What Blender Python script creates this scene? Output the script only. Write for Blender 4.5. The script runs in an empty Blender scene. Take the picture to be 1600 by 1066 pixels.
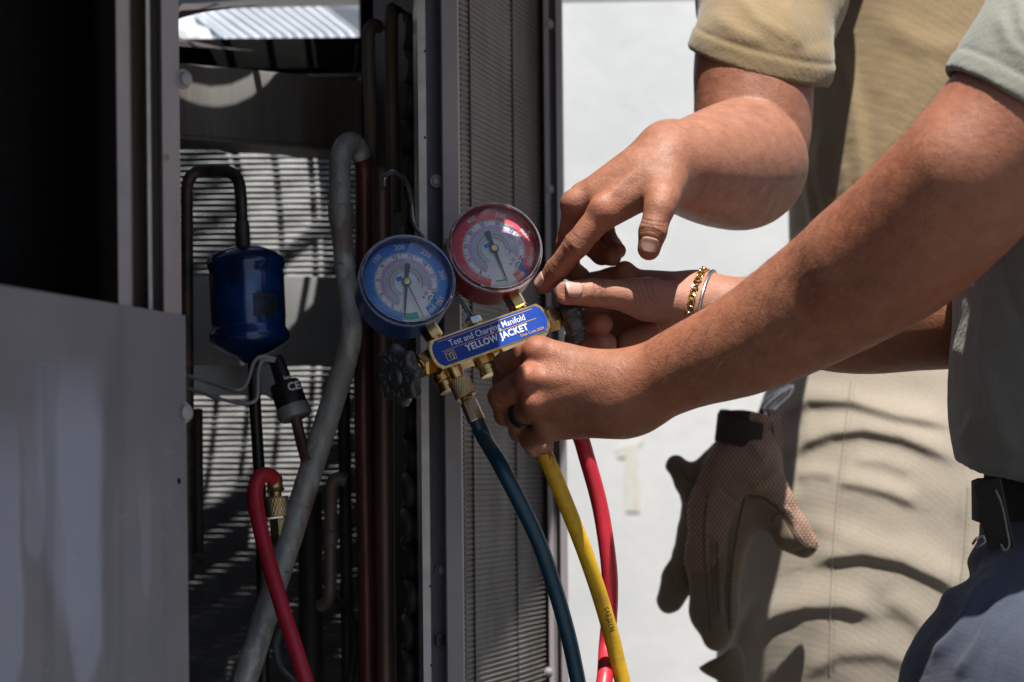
import bpy, bmesh, math, random
import numpy as np
from mathutils import Vector, Matrix
from mathutils.bvhtree import BVHTree

random.seed(7)
rng = np.random.default_rng(7)
SC = bpy.context.scene
COL = SC.collection
R = math.radians

# ------------------------------------------------------------------ camera
FPX, CX, CY, ZC, ROLL = 3778.0, 800.0, 750.0, 1.05, R(0.55)
cam = bpy.data.cameras.new('camera')
cam.lens = 85.0; cam.sensor_width = 36.0
cam.shift_y = (CY - 533.0) / 1600.0
cam.clip_start = 0.05; cam.clip_end = 500.0
cam.dof.use_dof = True; cam.dof.focus_distance = 1.87; cam.dof.aperture_fstop = 7.1
camo = bpy.data.objects.new('camera', cam); COL.objects.link(camo)
camo.location = (0, 0, ZC)
camo.rotation_euler = (Matrix.Rotation(R(90), 4, 'X') @ Matrix.Rotation(-ROLL, 4, 'Z')).to_euler()
SC.camera = camo

# ------------------------------------------------------------------ light
SUN = Vector((0.08, -0.33, 0.944)).normalized()
world = bpy.data.worlds.new('World'); SC.world = world; world.use_nodes = True
wn = world.node_tree.nodes; wl = world.node_tree.links
sky = wn.new('ShaderNodeTexSky'); sky.sky_type = 'NISHITA'; sky.sun_disc = False
sky.sun_elevation = math.asin(SUN.z); sky.sun_rotation = math.atan2(SUN.x, SUN.y)
wl.new(sky.outputs[0], wn['Background'].inputs[0]); wn['Background'].inputs[1].default_value = 0.063
sun = bpy.data.lights.new('sun', 'SUN'); sun.energy = 5.0; sun.angle = R(0.5); sun.color = (1.0, 0.955, 0.88)
suno = bpy.data.objects.new('sun', sun); COL.objects.link(suno)
suno.rotation_euler = (-SUN).to_track_quat('-Z', 'Y').to_euler(); suno.location = (-2, -2, 4)
SC.view_settings.view_transform = 'Standard'; SC.view_settings.look = 'None'
SC.view_settings.gamma = 1.0; SC.view_settings.exposure = 0.85
SC.view_settings.use_curve_mapping = False
SC.render.engine = 'CYCLES'
SC.cycles.use_denoising = True
SC.cycles.max_bounces = 8; SC.cycles.transparent_max_bounces = 12
SC.cycles.caustics_reflective = False; SC.cycles.caustics_refractive = False
SC.cycles.sample_clamp_indirect = 6.0

# ------------------------------------------------------------------ geometry helpers
CR, SR = math.cos(ROLL), math.sin(ROLL)
def V(px, py, Y):
    """photograph point and real distance -> place in metres"""
    dx, dy = px - CX, py - CY
    return Vector(((dx * CR - dy * SR) / FPX * Y, Y, ZC - (dx * SR + dy * CR) / FPX * Y))
def proj(p):
    wx = p[:, 0] / p[:, 1] * FPX; wz = (p[:, 2] - ZC) / p[:, 1] * FPX
    return wx * CR - wz * SR + CX, -wx * SR - wz * CR + CY

def new_mesh(name, verts, faces, smooth=40):
    me = bpy.data.meshes.new(name)
    me.from_pydata([tuple(v) for v in verts], [], faces)
    me.update()
    if smooth:
        me.polygons.foreach_set('use_smooth', [True] * len(me.polygons))
        if smooth < 180: me.set_sharp_from_angle(angle=R(smooth))
    return me
def root(name, label, cat, loc, group=None):
    o = bpy.data.objects.new(name, None); COL.objects.link(o)
    o.location = loc; o.empty_display_size = 0.05
    o['label'] = label; o['category'] = cat
    if group: o['group'] = group
    return o
def link(name, me, mat, parent=None, label=None, kind=None, loc=None):
    o = bpy.data.objects.new(name, me); COL.objects.link(o)
    if mat is not None:
        me.materials.clear()
        for m in (mat if isinstance(mat, (list, tuple)) else [mat]): me.materials.append(m)
    if parent is not None:
        o.parent = parent
        if parent.type == 'EMPTY': o.matrix_parent_inverse = Matrix.Translation(-parent.location)
    if loc is not None: o.location = loc
    if label: o['label'] = label
    if kind: o['kind'] = kind
    return o

class Fr:
    """a local frame: origin and axes u, v, n"""
    def __init__(s, o, u, v, n): s.o, s.u, s.v, s.n = Vector(o), Vector(u), Vector(v), Vector(n)
    def p(s, x, y, z=0.0): return s.o + s.u * x + s.v * y + s.n * z
    def at(s, x, y, z=0.0): return Fr(s.p(x, y, z), s.u, s.v, s.n)
def frame_axis(o, n, hint=(0, 0, 1)):
    n = Vector(n).normalized(); h = Vector(hint)
    if abs(n.dot(h)) > 0.97: h = Vector((1, 0, 0))
    u = h.cross(n).normalized(); v = n.cross(u)
    return Fr(o, u, v, n)
WORLD = Fr((0, 0, 0), (1, 0, 0), (0, 1, 0), (0, 0, 1))

class MB:
    def __init__(s): s.v = []; s.f = []
    def add(s, vs, fs):
        b = len(s.v); s.v += [Vector(q) for q in vs]; s.f += [tuple(b + i for i in f) for f in fs]
    def lathe(s, fr, prof, n=32, ph=0.0):
        """profile (radius, height along n); radius 0 closes"""
        vs = []; fs = []; rings = []
        for r, h in prof:
            if r <= 1e-7: rings.append([len(vs)]); vs.append(fr.p(0, 0, h))
            else:
                rings.append(list(range(len(vs), len(vs) + n)))
                for i in range(n):
                    a = 2 * math.pi * i / n + ph
                    vs.append(fr.p(r * math.cos(a), r * math.sin(a), h))
        for A, B in zip(rings, rings[1:]):
            for i in range(n):
                j = (i + 1) % n
                if len(A) == 1 and len(B) == 1: continue
                if len(A) == 1: fs.append((A[0], B[i], B[j]))
                elif len(B) == 1: fs.append((A[i], B[0], A[j])[::1])
                else: fs.append((A[i], B[i], B[j], A[j])[::1])
        s.add(vs, [f[::-1] for f in fs])
    def prism(s, fr, poly, z0, z1):
        n = len(poly)
        vs = [fr.p(x, y, z0) for x, y in poly] + [fr.p(x, y, z1) for x, y in poly]
        fs = [tuple(range(n))[::-1], tuple(range(n, 2 * n))] + [(i, (i + 1) % n, n + (i + 1) % n, n + i) for i in range(n)]
        s.add(vs, fs)
    def box(s, fr, x0, x1, y0, y1, z0, z1, bev=0.0):
        if bev <= 0: return s.prism(fr, [(x0, y0), (x1, y0), (x1, y1), (x0, y1)], z0, z1)
        bm = bmesh.new()
        bmesh.ops.create_cube(bm, size=1.0)
        for q in bm.verts:
            q.co = Vector(((x0 + x1) / 2 + q.co.x * (x1 - x0), (y0 + y1) / 2 + q.co.y * (y1 - y0), (z0 + z1) / 2 + q.co.z * (z1 - z0)))
        bmesh.ops.bevel(bm, geom=list(bm.edges), offset=bev, segments=2, affect='EDGES', profile=0.7)
        bm.verts.index_update()
        s.add([fr.p(*q.co) for q in bm.verts], [tuple(q.index for q in f.verts) for f in bm.faces]); bm.free()
    def tube(s, pts, rad, n=14, cap=True, squash=None):
        pts = [Vector(p) for p in pts]; m = len(pts)
        rad = rad if isinstance(rad, (list, tuple)) else [rad] * m
        T = [(pts[min(i + 1, m - 1)] - pts[max(i - 1, 0)]).normalized() for i in range(m)]
        u = T[0].orthogonal().normalized(); vs = []; fs = []
        for i in range(m):
            u = (u - T[i] * u.dot(T[i])).normalized(); w = T[i].cross(u)
            for k in range(n):
                a = 2 * math.pi * k / n
                vs.append(pts[i] + (u * math.cos(a) + w * math.sin(a)) * rad[i])
        for i in range(m - 1):
            for k in range(n):
                j = (k + 1) % n
                fs.append((i * n + k, i * n + j, (i + 1) * n + j, (i + 1) * n + k))
        if cap:
            fs.append(tuple(range(n))[::-1]); fs.append(tuple((m - 1) * n + k for k in range(n)))
        s.add(vs, fs)
    def sheet(s, plan, z0, z1, th=0.0):
        """vertical bent sheet: plan polyline of (X, Y)"""
        for (xa, ya), (xb, yb) in zip(plan, plan[1:]):
            s.add([(xa, ya, z0), (xb, yb, z0), (xb, yb, z1), (xa, ya, z1)], [(0, 1, 2, 3)])
    def build(s, name, mat, parent=None, smooth=40, **kw):
        return link(name, new_mesh(name, s.v, s.f, smooth), mat, parent, **kw)

def spline(pts, n=8):
    """Catmull-Rom through points; extra columns (radius) are interpolated too"""
    P = [np.array(tuple(p), float) for p in pts]
    P = [2 * P[0] - P[1]] + P + [2 * P[-1] - P[-2]]
    out = []
    for i in range(1, len(P) - 2):
        for k in range(n):
            t = k / n; a, b, c, d = P[i - 1], P[i], P[i + 1], P[i + 2]
            out.append(0.5 * (2 * b + (c - a) * t + (2 * a - 5 * b + 4 * c - d) * t * t + (3 * b - a - 3 * c + d) * t ** 3))
    out.append(P[-2]); return out
def pipe(name, pxs, rpx, mat, parent, n=8, seg=18, **kw):
    """pipe through (px, py, Y) points; radius given in photo pixels at that distance"""
    rr = rpx if isinstance(rpx, (list, tuple)) else [rpx] * len(pxs)
    pts = [tuple(V(*q)) + (r * q[2] / FPX,) for q, r in zip(pxs, rr)]
    sp = spline(pts, n)
    mb = MB(); mb.tube([q[:3] for q in sp], [float(q[3]) for q in sp], seg)
    return mb.build(name, mat, parent, 60, **kw)

def text_mesh(mb_or_none, txt, fr, size, ext=0.0001, bold=0.0, align='CENTER', sx=1.0, res=3, shear=0.0, sp=1.0):
    cu = bpy.data.curves.new('t', 'FONT'); cu.body = txt; cu.size = size
    cu.align_x = align; cu.align_y = 'CENTER'; cu.offset = bold * size; cu.extrude = ext; cu.resolution_u = res; cu.shear = shear; cu.space_character = sp
    ob = bpy.data.objects.new('t', cu)
    me = bpy.data.meshes.new_from_object(ob)
    vs = [fr.p(v.co.x * sx, v.co.y, v.co.z) for v in me.vertices]; fs = [tuple(p.vertices) for p in me.polygons]
    bpy.data.objects.remove(ob); bpy.data.meshes.remove(me); bpy.data.curves.remove(cu)
    mb = mb_or_none or MB(); mb.add(vs, fs); return mb

# ------------------------------------------------------------------ implicit surfaces (bodies and cloth)
def smin(a, b, k):
    if k <= 0: return np.minimum(a, b)
    h = np.maximum(k - np.abs(a - b), 0.0) / k
    return np.minimum(a, b) - h * h * k * 0.25
def smax(a, b, k): return -smin(-a, -b, k)
def rcone(p, a, b, r1, r2):
    a = np.asarray(a, np.float32); b = np.asarray(b, np.float32)
    ba = b - a; l2 = float(ba @ ba) + 1e-12; rr = r1 - r2; a2 = max(l2 - rr * rr, 1e-10); il2 = 1.0 / l2
    pa = p - a; y = pa @ ba; z = y - l2
    w = pa * l2 - y[:, None] * ba; x2 = np.einsum('ij,ij->i', w, w)
    y2 = y * y * l2; z2 = z * z * l2
    k = np.sign(rr) * rr * rr * x2
    d = (np.sqrt(x2 * a2 * il2) + y * rr) * il2 - r1
    d = np.where(np.sign(z) * a2 * z2 > k, np.sqrt(x2 + z2) * il2 - r2, d)
    d = np.where((np.sign(z) * a2 * z2 <= k) & (np.sign(y) * a2 * y2 < k), np.sqrt(x2 + y2) * il2 - r1, d)
    return d
def ellips(p, c, r):
    q = p - np.asarray(c, np.float32); r = np.asarray(r, np.float32)
    k0 = np.linalg.norm(q / r, axis=1); k1 = np.linalg.norm(q / (r * r), axis=1) + 1e-9
    return k0 * (k0 - 1.0) / k1
def chain(p, js, k):
    d = None
    for (a, ra), (b, rb) in zip(js, js[1:]):
        c = rcone(p, a, b, ra, rb); d = c if d is None else smin(d, c, k)
    return d
def smooth(js, n=4):
    P = spline([tuple(j[0]) + (j[1],) for j in js], n)
    return [(np.array(q[:3], np.float32), float(q[3])) for q in P]
def J(px, py, Y, mm): return (np.array(V(px, py, Y), np.float32), mm / 1000.0)
def JP(px, py, Y, rpx): return (np.array(V(px, py, Y), np.float32), rpx * Y / FPX)

def sdf_mesh(f, lo, hi, h):
    B = 8; lo = np.array(lo, float); hi = np.array(hi, float)
    nb = np.maximum(np.ceil((hi - lo) / (B * h)).astype(int), 1)
    ci = np.stack(np.meshgrid(*[np.arange(n) for n in nb], indexing='ij'), -1).reshape(-1, 3)
    cc = (lo + (ci * B + (B - 1) / 2) * h).astype(np.float32)
    dc = f(cc); act = np.abs(dc) < B * h * 0.9 + 0.004
    A = np.empty((nb[0], B, nb[1], B, nb[2], B), np.float32)
    A[:] = np.where(dc < 0, -1, 1).reshape(nb[0], 1, nb[1], 1, nb[2], 1)
    off = np.stack(np.meshgrid(*[np.arange(B)] * 3, indexing='ij'), -1).reshape(-1, 3)
    ai = ci[act]
    for s in range(0, len(ai), 800):
        q = ai[s:s + 800]
        pts = (lo + (q[:, None, :] * B + off[None]) * h).reshape(-1, 3).astype(np.float32)
        A[q[:, 0], :, q[:, 1], :, q[:, 2], :] = f(pts).reshape(len(q), B, B, B)
    A = A.reshape(nb * B)
    for ax in range(3):                                   # close the surface at the border of the box
        sl = [slice(None)] * 3
        for e in (0, -1): sl[ax] = e; A[tuple(sl)] = np.maximum(A[tuple(sl)], h * 0.5)
    I = A < 0; n = A.shape
    S = np.zeros((n[0] - 1, n[1] - 1, n[2] - 1), np.uint8)
    cor = [(i, j, k) for i in (0, 1) for j in (0, 1) for k in (0, 1)]
    for i, j, k in cor: S += I[i:n[0] - 1 + i, j:n[1] - 1 + j, k:n[2] - 1 + k]
    c = np.argwhere((S > 0) & (S < 8))
    acc = np.zeros((len(c), 3)); cnt = np.zeros(len(c))
    val = {q: A[c[:, 0] + q[0], c[:, 1] + q[1], c[:, 2] + q[2]] for q in cor}
    for q in cor:
        for ax in range(3):
            if q[ax]: continue
            r = list(q); r[ax] = 1; a, b = val[q], val[tuple(r)]
            m = (a < 0) != (b < 0); t = a[m] / (a[m] - b[m])
            e = np.tile(np.array(q, float), (m.sum(), 1)); e[:, ax] = t
            acc[m] += e; cnt[m] += 1
    verts = lo + (c + acc / cnt[:, None]) * h
    m_ = np.array(S.shape); flat = (c[:, 0] * m_[1] + c[:, 1]) * m_[2] + c[:, 2]
    faces = []
    for ax in range(3):
        o1, o2 = [(1, 2), (2, 0), (0, 1)][ax]
        s0 = [slice(None)] * 3; s1 = [slice(None)] * 3; s0[ax] = slice(0, -1); s1[ax] = slice(1, None)
        E = np.argwhere(I[tuple(s0)] != I[tuple(s1)])
        E = E[(E[:, o1] > 0) & (E[:, o2] > 0) & (E[:, o1] < n[o1] - 1) & (E[:, o2] < n[o2] - 1)]
        ins = I[tuple(E.T)]; quad = []
        for d1, d2 in ((1, 1), (0, 1), (0, 0), (1, 0)):
            q = E.copy(); q[:, o1] -= d1; q[:, o2] -= d2
            quad.append(np.searchsorted(flat, (q[:, 0] * m_[1] + q[:, 1]) * m_[2] + q[:, 2]))
        quad = np.stack(quad, 1); quad[~ins] = quad[~ins][:, ::-1]
        faces.append(quad)
    return verts, np.concatenate(faces)
def grads(f, v, e=0.0008):
    g = np.zeros_like(v)
    for a in range(3):
        d = np.zeros(3); d[a] = e
        g[:, a] = f((v + d).astype(np.float32)) - f((v - d).astype(np.float32))
    return g / (np.linalg.norm(g, axis=1)[:, None] + 1e-9)
def fast_mesh(name, v, q):
    me = bpy.data.meshes.new(name)
    me.vertices.add(len(v)); me.vertices.foreach_set('co', np.asarray(v, np.float32).ravel())
    me.loops.add(q.size); me.loops.foreach_set('vertex_index', q.ravel().astype(np.int32))
    me.polygons.add(len(q)); me.polygons.foreach_set('loop_start', np.arange(0, q.size, 4, dtype=np.int32))
    me.polygons.foreach_set('use_smooth', np.ones(len(q), bool))
    me.update(calc_edges=True); me.validate()
    return me
def relax(v, q, it=2, lam=0.5, m=None):
    """even out a quad mesh by moving each vertex towards its neighbours"""
    e = np.concatenate([q[:, [0, 1]], q[:, [1, 2]], q[:, [2, 3]], q[:, [3, 0]]])
    cnt = np.maximum(np.bincount(e[:, 0], minlength=len(v)) + np.bincount(e[:, 1], minlength=len(v)), 1)[:, None]
    for _ in range(it):
        s = np.stack([np.bincount(e[:, 0], v[e[:, 1], a], len(v)) + np.bincount(e[:, 1], v[e[:, 0], a], len(v)) for a in range(3)], 1) / cnt
        d = (s - v) * lam; v = v + (d if m is None else d * m[:, None])
    return v
def vattr(me, name, col):
    a = me.attributes.new(name, 'FLOAT_COLOR', 'POINT')
    c = np.ones((len(col), 4), np.float32); c[:, :col.shape[1]] = col
    a.data.foreach_set('color', c.ravel())
def bbox(js, pad):
    P = np.array([j[0] for j in js]); r = max(j[1] for j in js)
    return P.min(0) - r - pad, P.max(0) + r + pad
def polydist(x, y, poly):
    """distance to a polyline in the photograph's plane, signed (+ above), and position along it"""
    best = np.full(x.shape, 1e9, np.float32); sg = np.zeros_like(best); tt = np.zeros_like(best)
    L = [0.0]
    for (xa, ya), (xb, yb) in zip(poly, poly[1:]): L.append(L[-1] + math.hypot(xb - xa, yb - ya))
    for i, ((xa, ya), (xb, yb)) in enumerate(zip(poly, poly[1:])):
        dx, dy = xb - xa, yb - ya; l2 = dx * dx + dy * dy
        t = np.clip(((x - xa) * dx + (y - ya) * dy) / l2, 0, 1)
        ex, ey = x - (xa + t * dx), y - (ya + t * dy); d = np.sqrt(ex * ex + ey * ey)
        m = d < best
        best = np.where(m, d, best); sg = np.where(m, np.sign(ex * dy - ey * dx), sg); tt = np.where(m, (L[i] + t * math.sqrt(l2)) / L[-1], tt)
    return best * sg, tt
def folds(v, lst):
    """cloth folds: (polyline, height mm, width above px, width below px)"""
    x, y = proj(v); out = np.zeros(len(v), np.float32)
    for poly, amp, wu, wd in lst:
        d, t = polydist(x, y, poly)
        w = np.where(d > 0, wu, wd); fade = np.clip(np.minimum(t, 1 - t) * 5, 0, 1); fade = fade * fade * (3 - 2 * fade)
        g = np.exp(-(d / w) ** 2)
        out += amp / 1000.0 * g * (0.15 + 0.85 * fade) * (np.abs(d) < 4 * max(wu, wd))
    return out
_no = rng.normal(size=(24, 3)); _ph = rng.uniform(0, 6.28, 24)
def wob(v, freq, n=24):
    """soft pseudo-noise, about -1..1"""
    o = np.zeros(len(v))
    for d, p in zip(_no[:n], _ph[:n]): o += np.sin((v @ d) * freq + p)
    return o / math.sqrt(n)

# ------------------------------------------------------------------ materials
def nodes_of(name):
    m = bpy.data.materials.new(name); m.use_nodes = True
    nt = m.node_tree; return m, nt, nt.nodes['Principled BSDF']
class NT:
    def __init__(s, nt): s.nt = nt
    def n(s, typ, **kw):
        q = s.nt.nodes.new(typ)
        for k, v in kw.items():
            if k in q.inputs.keys() if isinstance(k, str) and not hasattr(q, k) else False: q.inputs[k].default_value = v
            else: setattr(q, k, v)
        return q
    def l(s, a, b): s.nt.links.new(a, b)
    def coord(s, sc=(1, 1, 1), rot=(0, 0, 0)):
        t = s.n('ShaderNodeTexCoord'); m = s.n('ShaderNodeMapping')
        m.inputs['Scale'].default_value = sc; m.inputs['Rotation'].default_value = rot
        s.l(t.outputs['Object'], m.inputs['Vector']); return m.outputs[0]
    def noise(s, vec, scale, detail=4, rough=0.55, dist=0.0):
        q = s.n('ShaderNodeTexNoise'); q.inputs['Scale'].default_value = scale; q.inputs['Detail'].default_value = detail
        q.inputs['Roughness'].default_value = rough; q.inputs['Distortion'].default_value = dist
        s.l(vec, q.inputs['Vector']); return q.outputs['Fac']
    def ramp(s, fac, stops):
        q = s.n('ShaderNodeValToRGB'); e = q.color_ramp.elements
        while len(e) < len(stops): e.new(0.5)
        for el, (pos, c) in zip(e, stops):
            el.position = pos; el.color = (c, c, c, 1) if isinstance(c, (int, float)) else tuple(c) + (1,)
        s.l(fac, q.inputs[0]); return q.outputs[0]
    def mix(s, fac, a, b, typ='MIX'):
        q = s.n('ShaderNodeMix'); q.data_type = 'RGBA'; q.blend_type = typ
        for sock, v in ((q.inputs[0], fac), (q.inputs[6], a), (q.inputs[7], b)):
            if isinstance(v, (int, float)): sock.default_value = v
            elif isinstance(v, (tuple, list)): sock.default_value = tuple(v) + (1,)
            else: s.l(v, sock)
        return q.outputs[2]
    def math(s, op, a, b=None):
        q = s.n('ShaderNodeMath'); q.operation = op
        for sock, v in ((q.inputs[0], a), (q.inputs[1], b)):
            if v is None: continue
            if isinstance(v, (int, float)): sock.default_value = v
            else: s.l(v, sock)
        return q.outputs[0]
    def bump(s, h, strength, dist=0.001, prev=None):
        q = s.n('ShaderNodeBump'); q.inputs['Strength'].default_value = strength; q.inputs['Distance'].default_value = dist
        s.l(h, q.inputs['Height'])
        if prev is not None: s.l(prev, q.inputs['Normal'])
        return q.outputs[0]
def dim(c, k): return tuple(min(max(x * k, 0), 1) for x in c)

def basic(name, col, rough=0.5, metal=0.0, var=0.18, vs=25.0, rvar=0.12, bump=0.15, bs=250.0, bd=0.0006, spec=0.5, coat=0.0, second=None, s_scale=9.0, s_amt=0.5, stretch=(1, 1, 1)):
    """painted or bare surface with uneven colour, patches of a second colour, uneven gloss and a fine relief"""
    m, nt, b = nodes_of(name); g = NT(nt); c = g.coord(stretch)
    n1 = g.noise(c, vs, 5, 0.6)
    colr = g.mix(g.ramp(n1, [(0.3, 0.0), (0.72, 1.0)]), dim(col, 1 - var), dim(col, 1 + var))
    if second is not None:
        n2 = g.noise(c, s_scale, 6, 0.65, 0.4)
        colr = g.mix(g.ramp(n2, [(0.5 - 0.22 * s_amt, 0.0), (0.78 - 0.22 * s_amt, 1.0)]), colr, second)
    g.l(colr, b.inputs['Base Color'])
    n3 = g.noise(c, vs * 2.3, 4)
    rr = g.n('ShaderNodeMapRange'); rr.inputs['To Min'].default_value = max(rough - rvar, 0.03); rr.inputs['To Max'].default_value = min(rough + rvar, 1)
    g.l(n3, rr.inputs['Value']); g.l(rr.outputs[0], b.inputs['Roughness'])
    b.inputs['Metallic'].default_value = metal; b.inputs['Specular IOR Level'].default_value = spec
    b.inputs['Coat Weight'].default_value = coat; b.inputs['Coat Roughness'].default_value = 0.12
    if bump: g.l(g.bump(g.noise(c, bs, 3), bump, bd), b.inputs['Normal'])
    return m

def cloth(name, col, fuzz=0.3, scale=1400.0, var=0.12, bump=0.35, second=None, knit=False):
    m, nt, b = nodes_of(name); g = NT(nt); c = g.coord()
    big = g.noise(c, 14, 4); fine = g.noise(c, 420, 3, 0.7)
    colr = g.mix(g.ramp(big, [(0.3, 0.0), (0.7, 1.0)]), dim(col, 1 - var), dim(col, 1 + var))
    colr = g.mix(g.ramp(fine, [(0.35, 0.0), (0.7, 0.45)]), colr, dim(col, 1.35))
    g.l(colr, b.inputs['Base Color']); b.inputs['Roughness'].default_value = 0.92; b.inputs['Specular IOR Level'].default_value = 0.15
    b.inputs['Sheen Weight'].default_value = fuzz; b.inputs['Sheen Roughness'].default_value = 0.5
    w1 = g.n('ShaderNodeTexWave'); w1.bands_direction = 'DIAGONAL'; w1.inputs['Scale'].default_value = scale / 20.0
    w1.inputs['Distortion'].default_value = 0.8; g.l(c, w1.inputs['Vector'])
    pil = g.noise(c, 380 if knit else 700, 3, 0.65)
    n1 = g.bump(w1.outputs['Fac'], bump * 0.35, 0.0004)
    n2 = g.bump(pil, bump, 0.0009, n1)
    n3 = g.bump(g.noise(c, 60, 4), bump * 0.15, 0.003, n2)
    g.l(n3, b.inputs['Normal'])
    return m

def skin_mat(name, col, pale):
    """skin: vertex attribute 'tone' holds palm paleness, knuckle darkness, redness and shade painted into creases"""
    m, nt, b = nodes_of(name); g = NT(nt); c = g.coord()
    at = g.n('ShaderNodeAttribute'); at.attribute_name = 'tone'
    sep = g.n('ShaderNodeSeparateColor'); g.l(at.outputs['Color'], sep.inputs[0])
    mott = g.noise(c, 70, 5, 0.65); spots = g.noise(c, 330, 3, 0.6)
    base = g.mix(g.ramp(mott, [(0.3, 0.0), (0.7, 1.0)]), (col[0] * 0.80, col[1] * 0.74, col[2] * 0.72), (min(col[0] * 1.14, 1), col[1] * 1.10, col[2] * 1.08))
    base = g.mix(g.ramp(spots, [(0.50, 0.0), (0.75, 0.5)]), base, (col[0] * 0.72, col[1] * 0.58, col[2] * 0.52))
    base = g.mix(sep.outputs[0], base, pale)
    base = g.mix(sep.outputs[1], base, (col[0] * 0.42, col[1] * 0.36, col[2] * 0.36))
    base = g.mix(sep.outputs[2], base, (min(col[0] * 1.12, 1), col[1] * 0.72, col[2] * 0.66))
    g.l(base, b.inputs['Base Color'])
    b.inputs['Subsurface Weight'].default_value = 0.22
    b.inputs['Subsurface Radius'].default_value = (1.0, 0.36, 0.2); b.inputs['Subsurface Scale'].default_value = 0.004
    b.inputs['Specular IOR Level'].default_value = 0.36
    rr = g.ramp(g.noise(c, 120, 4), [(0.3, 0.42), (0.7, 0.62)]); g.l(rr, b.inputs['Roughness'])
    vo = g.n('ShaderNodeTexVoronoi'); vo.feature = 'DISTANCE_TO_EDGE'; vo.inputs['Scale'].default_value = 620; g.l(c, vo.inputs['Vector'])
    n1 = g.bump(vo.outputs['Distance'], 0.45, 0.0008)
    n2 = g.bump(g.noise(c, 200, 5, 0.7), 0.5, 0.0012, n1)
    n3 = g.bump(g.noise(c, 55, 3), 0.18, 0.003, n2)
    g.l(n3, b.inputs['Normal'])
    return m

M = {}
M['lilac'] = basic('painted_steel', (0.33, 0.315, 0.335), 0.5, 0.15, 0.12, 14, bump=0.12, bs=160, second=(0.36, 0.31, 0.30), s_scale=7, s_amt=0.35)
M['lilac_shade'] = basic('painted_steel_shaded', (0.09, 0.087, 0.11), 0.45, 0.2, 0.15, 18, bump=0.12)
M['edge'] = basic('pale_edge', (0.54, 0.52, 0.51), 0.4, 0.2, 0.2, 40, bump=0.2)  # paler tone for the folded edges
M['rusty'] = basic('stained_channel', (0.34, 0.30, 0.255), 0.6, 0.2, 0.3, 9, second=(0.24, 0.13, 0.06), s_scale=6, s_amt=0.5, stretch=(1, 1, 0.25))
M['black'] = basic('flat_black', (0.006, 0.006, 0.006), 0.9, 0, 0.3, 60, bump=0.1, spec=0.1)
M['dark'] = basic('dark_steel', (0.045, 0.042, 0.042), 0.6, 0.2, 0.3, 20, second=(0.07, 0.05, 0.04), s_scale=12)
M['beam'] = basic('beam_steel', (0.27, 0.262, 0.258), 0.5, 0.35, 0.22, 30, second=(0.15, 0.095, 0.07), s_scale=26, s_amt=0.35, stretch=(1, 1, 0.12), bump=0.2)
M['plate'] = basic('galvanised_plate', (0.27, 0.275, 0.28), 0.45, 0.25, 0.15, 25, bump=0.15)
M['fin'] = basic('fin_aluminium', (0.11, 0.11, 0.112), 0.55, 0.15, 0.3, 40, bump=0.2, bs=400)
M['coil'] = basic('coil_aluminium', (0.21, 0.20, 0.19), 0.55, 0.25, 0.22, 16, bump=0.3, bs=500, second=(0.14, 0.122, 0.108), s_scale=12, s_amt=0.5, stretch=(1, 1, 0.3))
M['sheet'] = basic('corrugated_white', (0.50, 0.53, 0.57), 0.45, 0.1, 0.1, 20)
M['white_metal'] = basic('white_metal', (0.72, 0.74, 0.76), 0.4, 0.1, 0.06, 20)
M['grey_pipe_'] = basic('oxidised_pipe', (0.25, 0.262, 0.255), 0.5, 0.3, 0.5, 60, second=(0.52, 0.50, 0.46), s_scale=34, s_amt=0.40, bump=0.6, bs=180, bd=0.0012, stretch=(1, 1, 0.4))
M['copper'] = basic('aged_copper', (0.17, 0.078, 0.06), 0.42, 0.35, 0.35, 30, second=(0.055, 0.04, 0.036), s_scale=14, s_amt=0.5, bump=0.3, stretch=(1, 1, 0.3))
M['copper_red'] = basic('red_copper', (0.19, 0.062, 0.048), 0.4, 0.3, 0.4, 24, second=(0.07, 0.028, 0.024), s_scale=12, s_amt=0.5, bump=0.3, stretch=(1, 1, 0.3))
M['brown_pipe'] = basic('dusty_pipe', (0.13, 0.105, 0.09), 0.6, 0.25, 0.3, 30, second=(0.20, 0.16, 0.13), s_scale=16, bump=0.3, stretch=(1, 1, 0.4))
M['scorched'] = basic('scorched_copper', (0.05, 0.042, 0.042), 0.5, 0.3, 0.5, 60, second=(0.19, 0.085, 0.07), s_scale=45, s_amt=0.15, bump=0.3)
M['blue_can'] = basic('blue_canister_paint', (0.006, 0.045, 0.20), 0.22, 0.25, 0.3, 14, 0.08, bump=0.08, bs=90, coat=0.6, second=(0.004, 0.012, 0.035), s_scale=20, s_amt=0.25)
M['blue'] = basic('blue_gauge_paint', (0.010, 0.085, 0.38), 0.38, 0.0, 0.1, 20, 0.05, bump=0.05, coat=0.12)
M['red'] = basic('red_gauge_paint', (0.36, 0.012, 0.022), 0.42, 0.0, 0.1, 20, 0.05, bump=0.05, coat=0.12)
M['brass'] = basic('brass', (0.74, 0.50, 0.20), 0.27, 1.0, 0.2, 60, 0.12, bump=0.12, bs=300, second=(0.42, 0.27, 0.11), s_scale=60, s_amt=0.35)
M['brass_dull'] = basic('dull_brass', (0.50, 0.35, 0.17), 0.42, 1.0, 0.25, 80, 0.12, bump=0.2, second=(0.62, 0.60, 0.52), s_scale=70, s_amt=0.2)
M['steel'] = basic('zinc_steel', (0.50, 0.51, 0.53), 0.28, 1.0, 0.15, 60, 0.1, bump=0.1)
M['knob'] = basic('black_moulded_knob', (0.050, 0.053, 0.057), 0.27, 0.0, 0.3, 60, 0.1, bump=0.2, bs=350)
M['engrave'] = basic('knob_lettering', (0.16, 0.16, 0.16), 0.5, 0.0, 0.2)
M['hose_blue'] = basic('blue_rubber', (0.006, 0.045, 0.078), 0.38, 0, 0.15, 40, 0.08, bump=0.15, bs=400)
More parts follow.
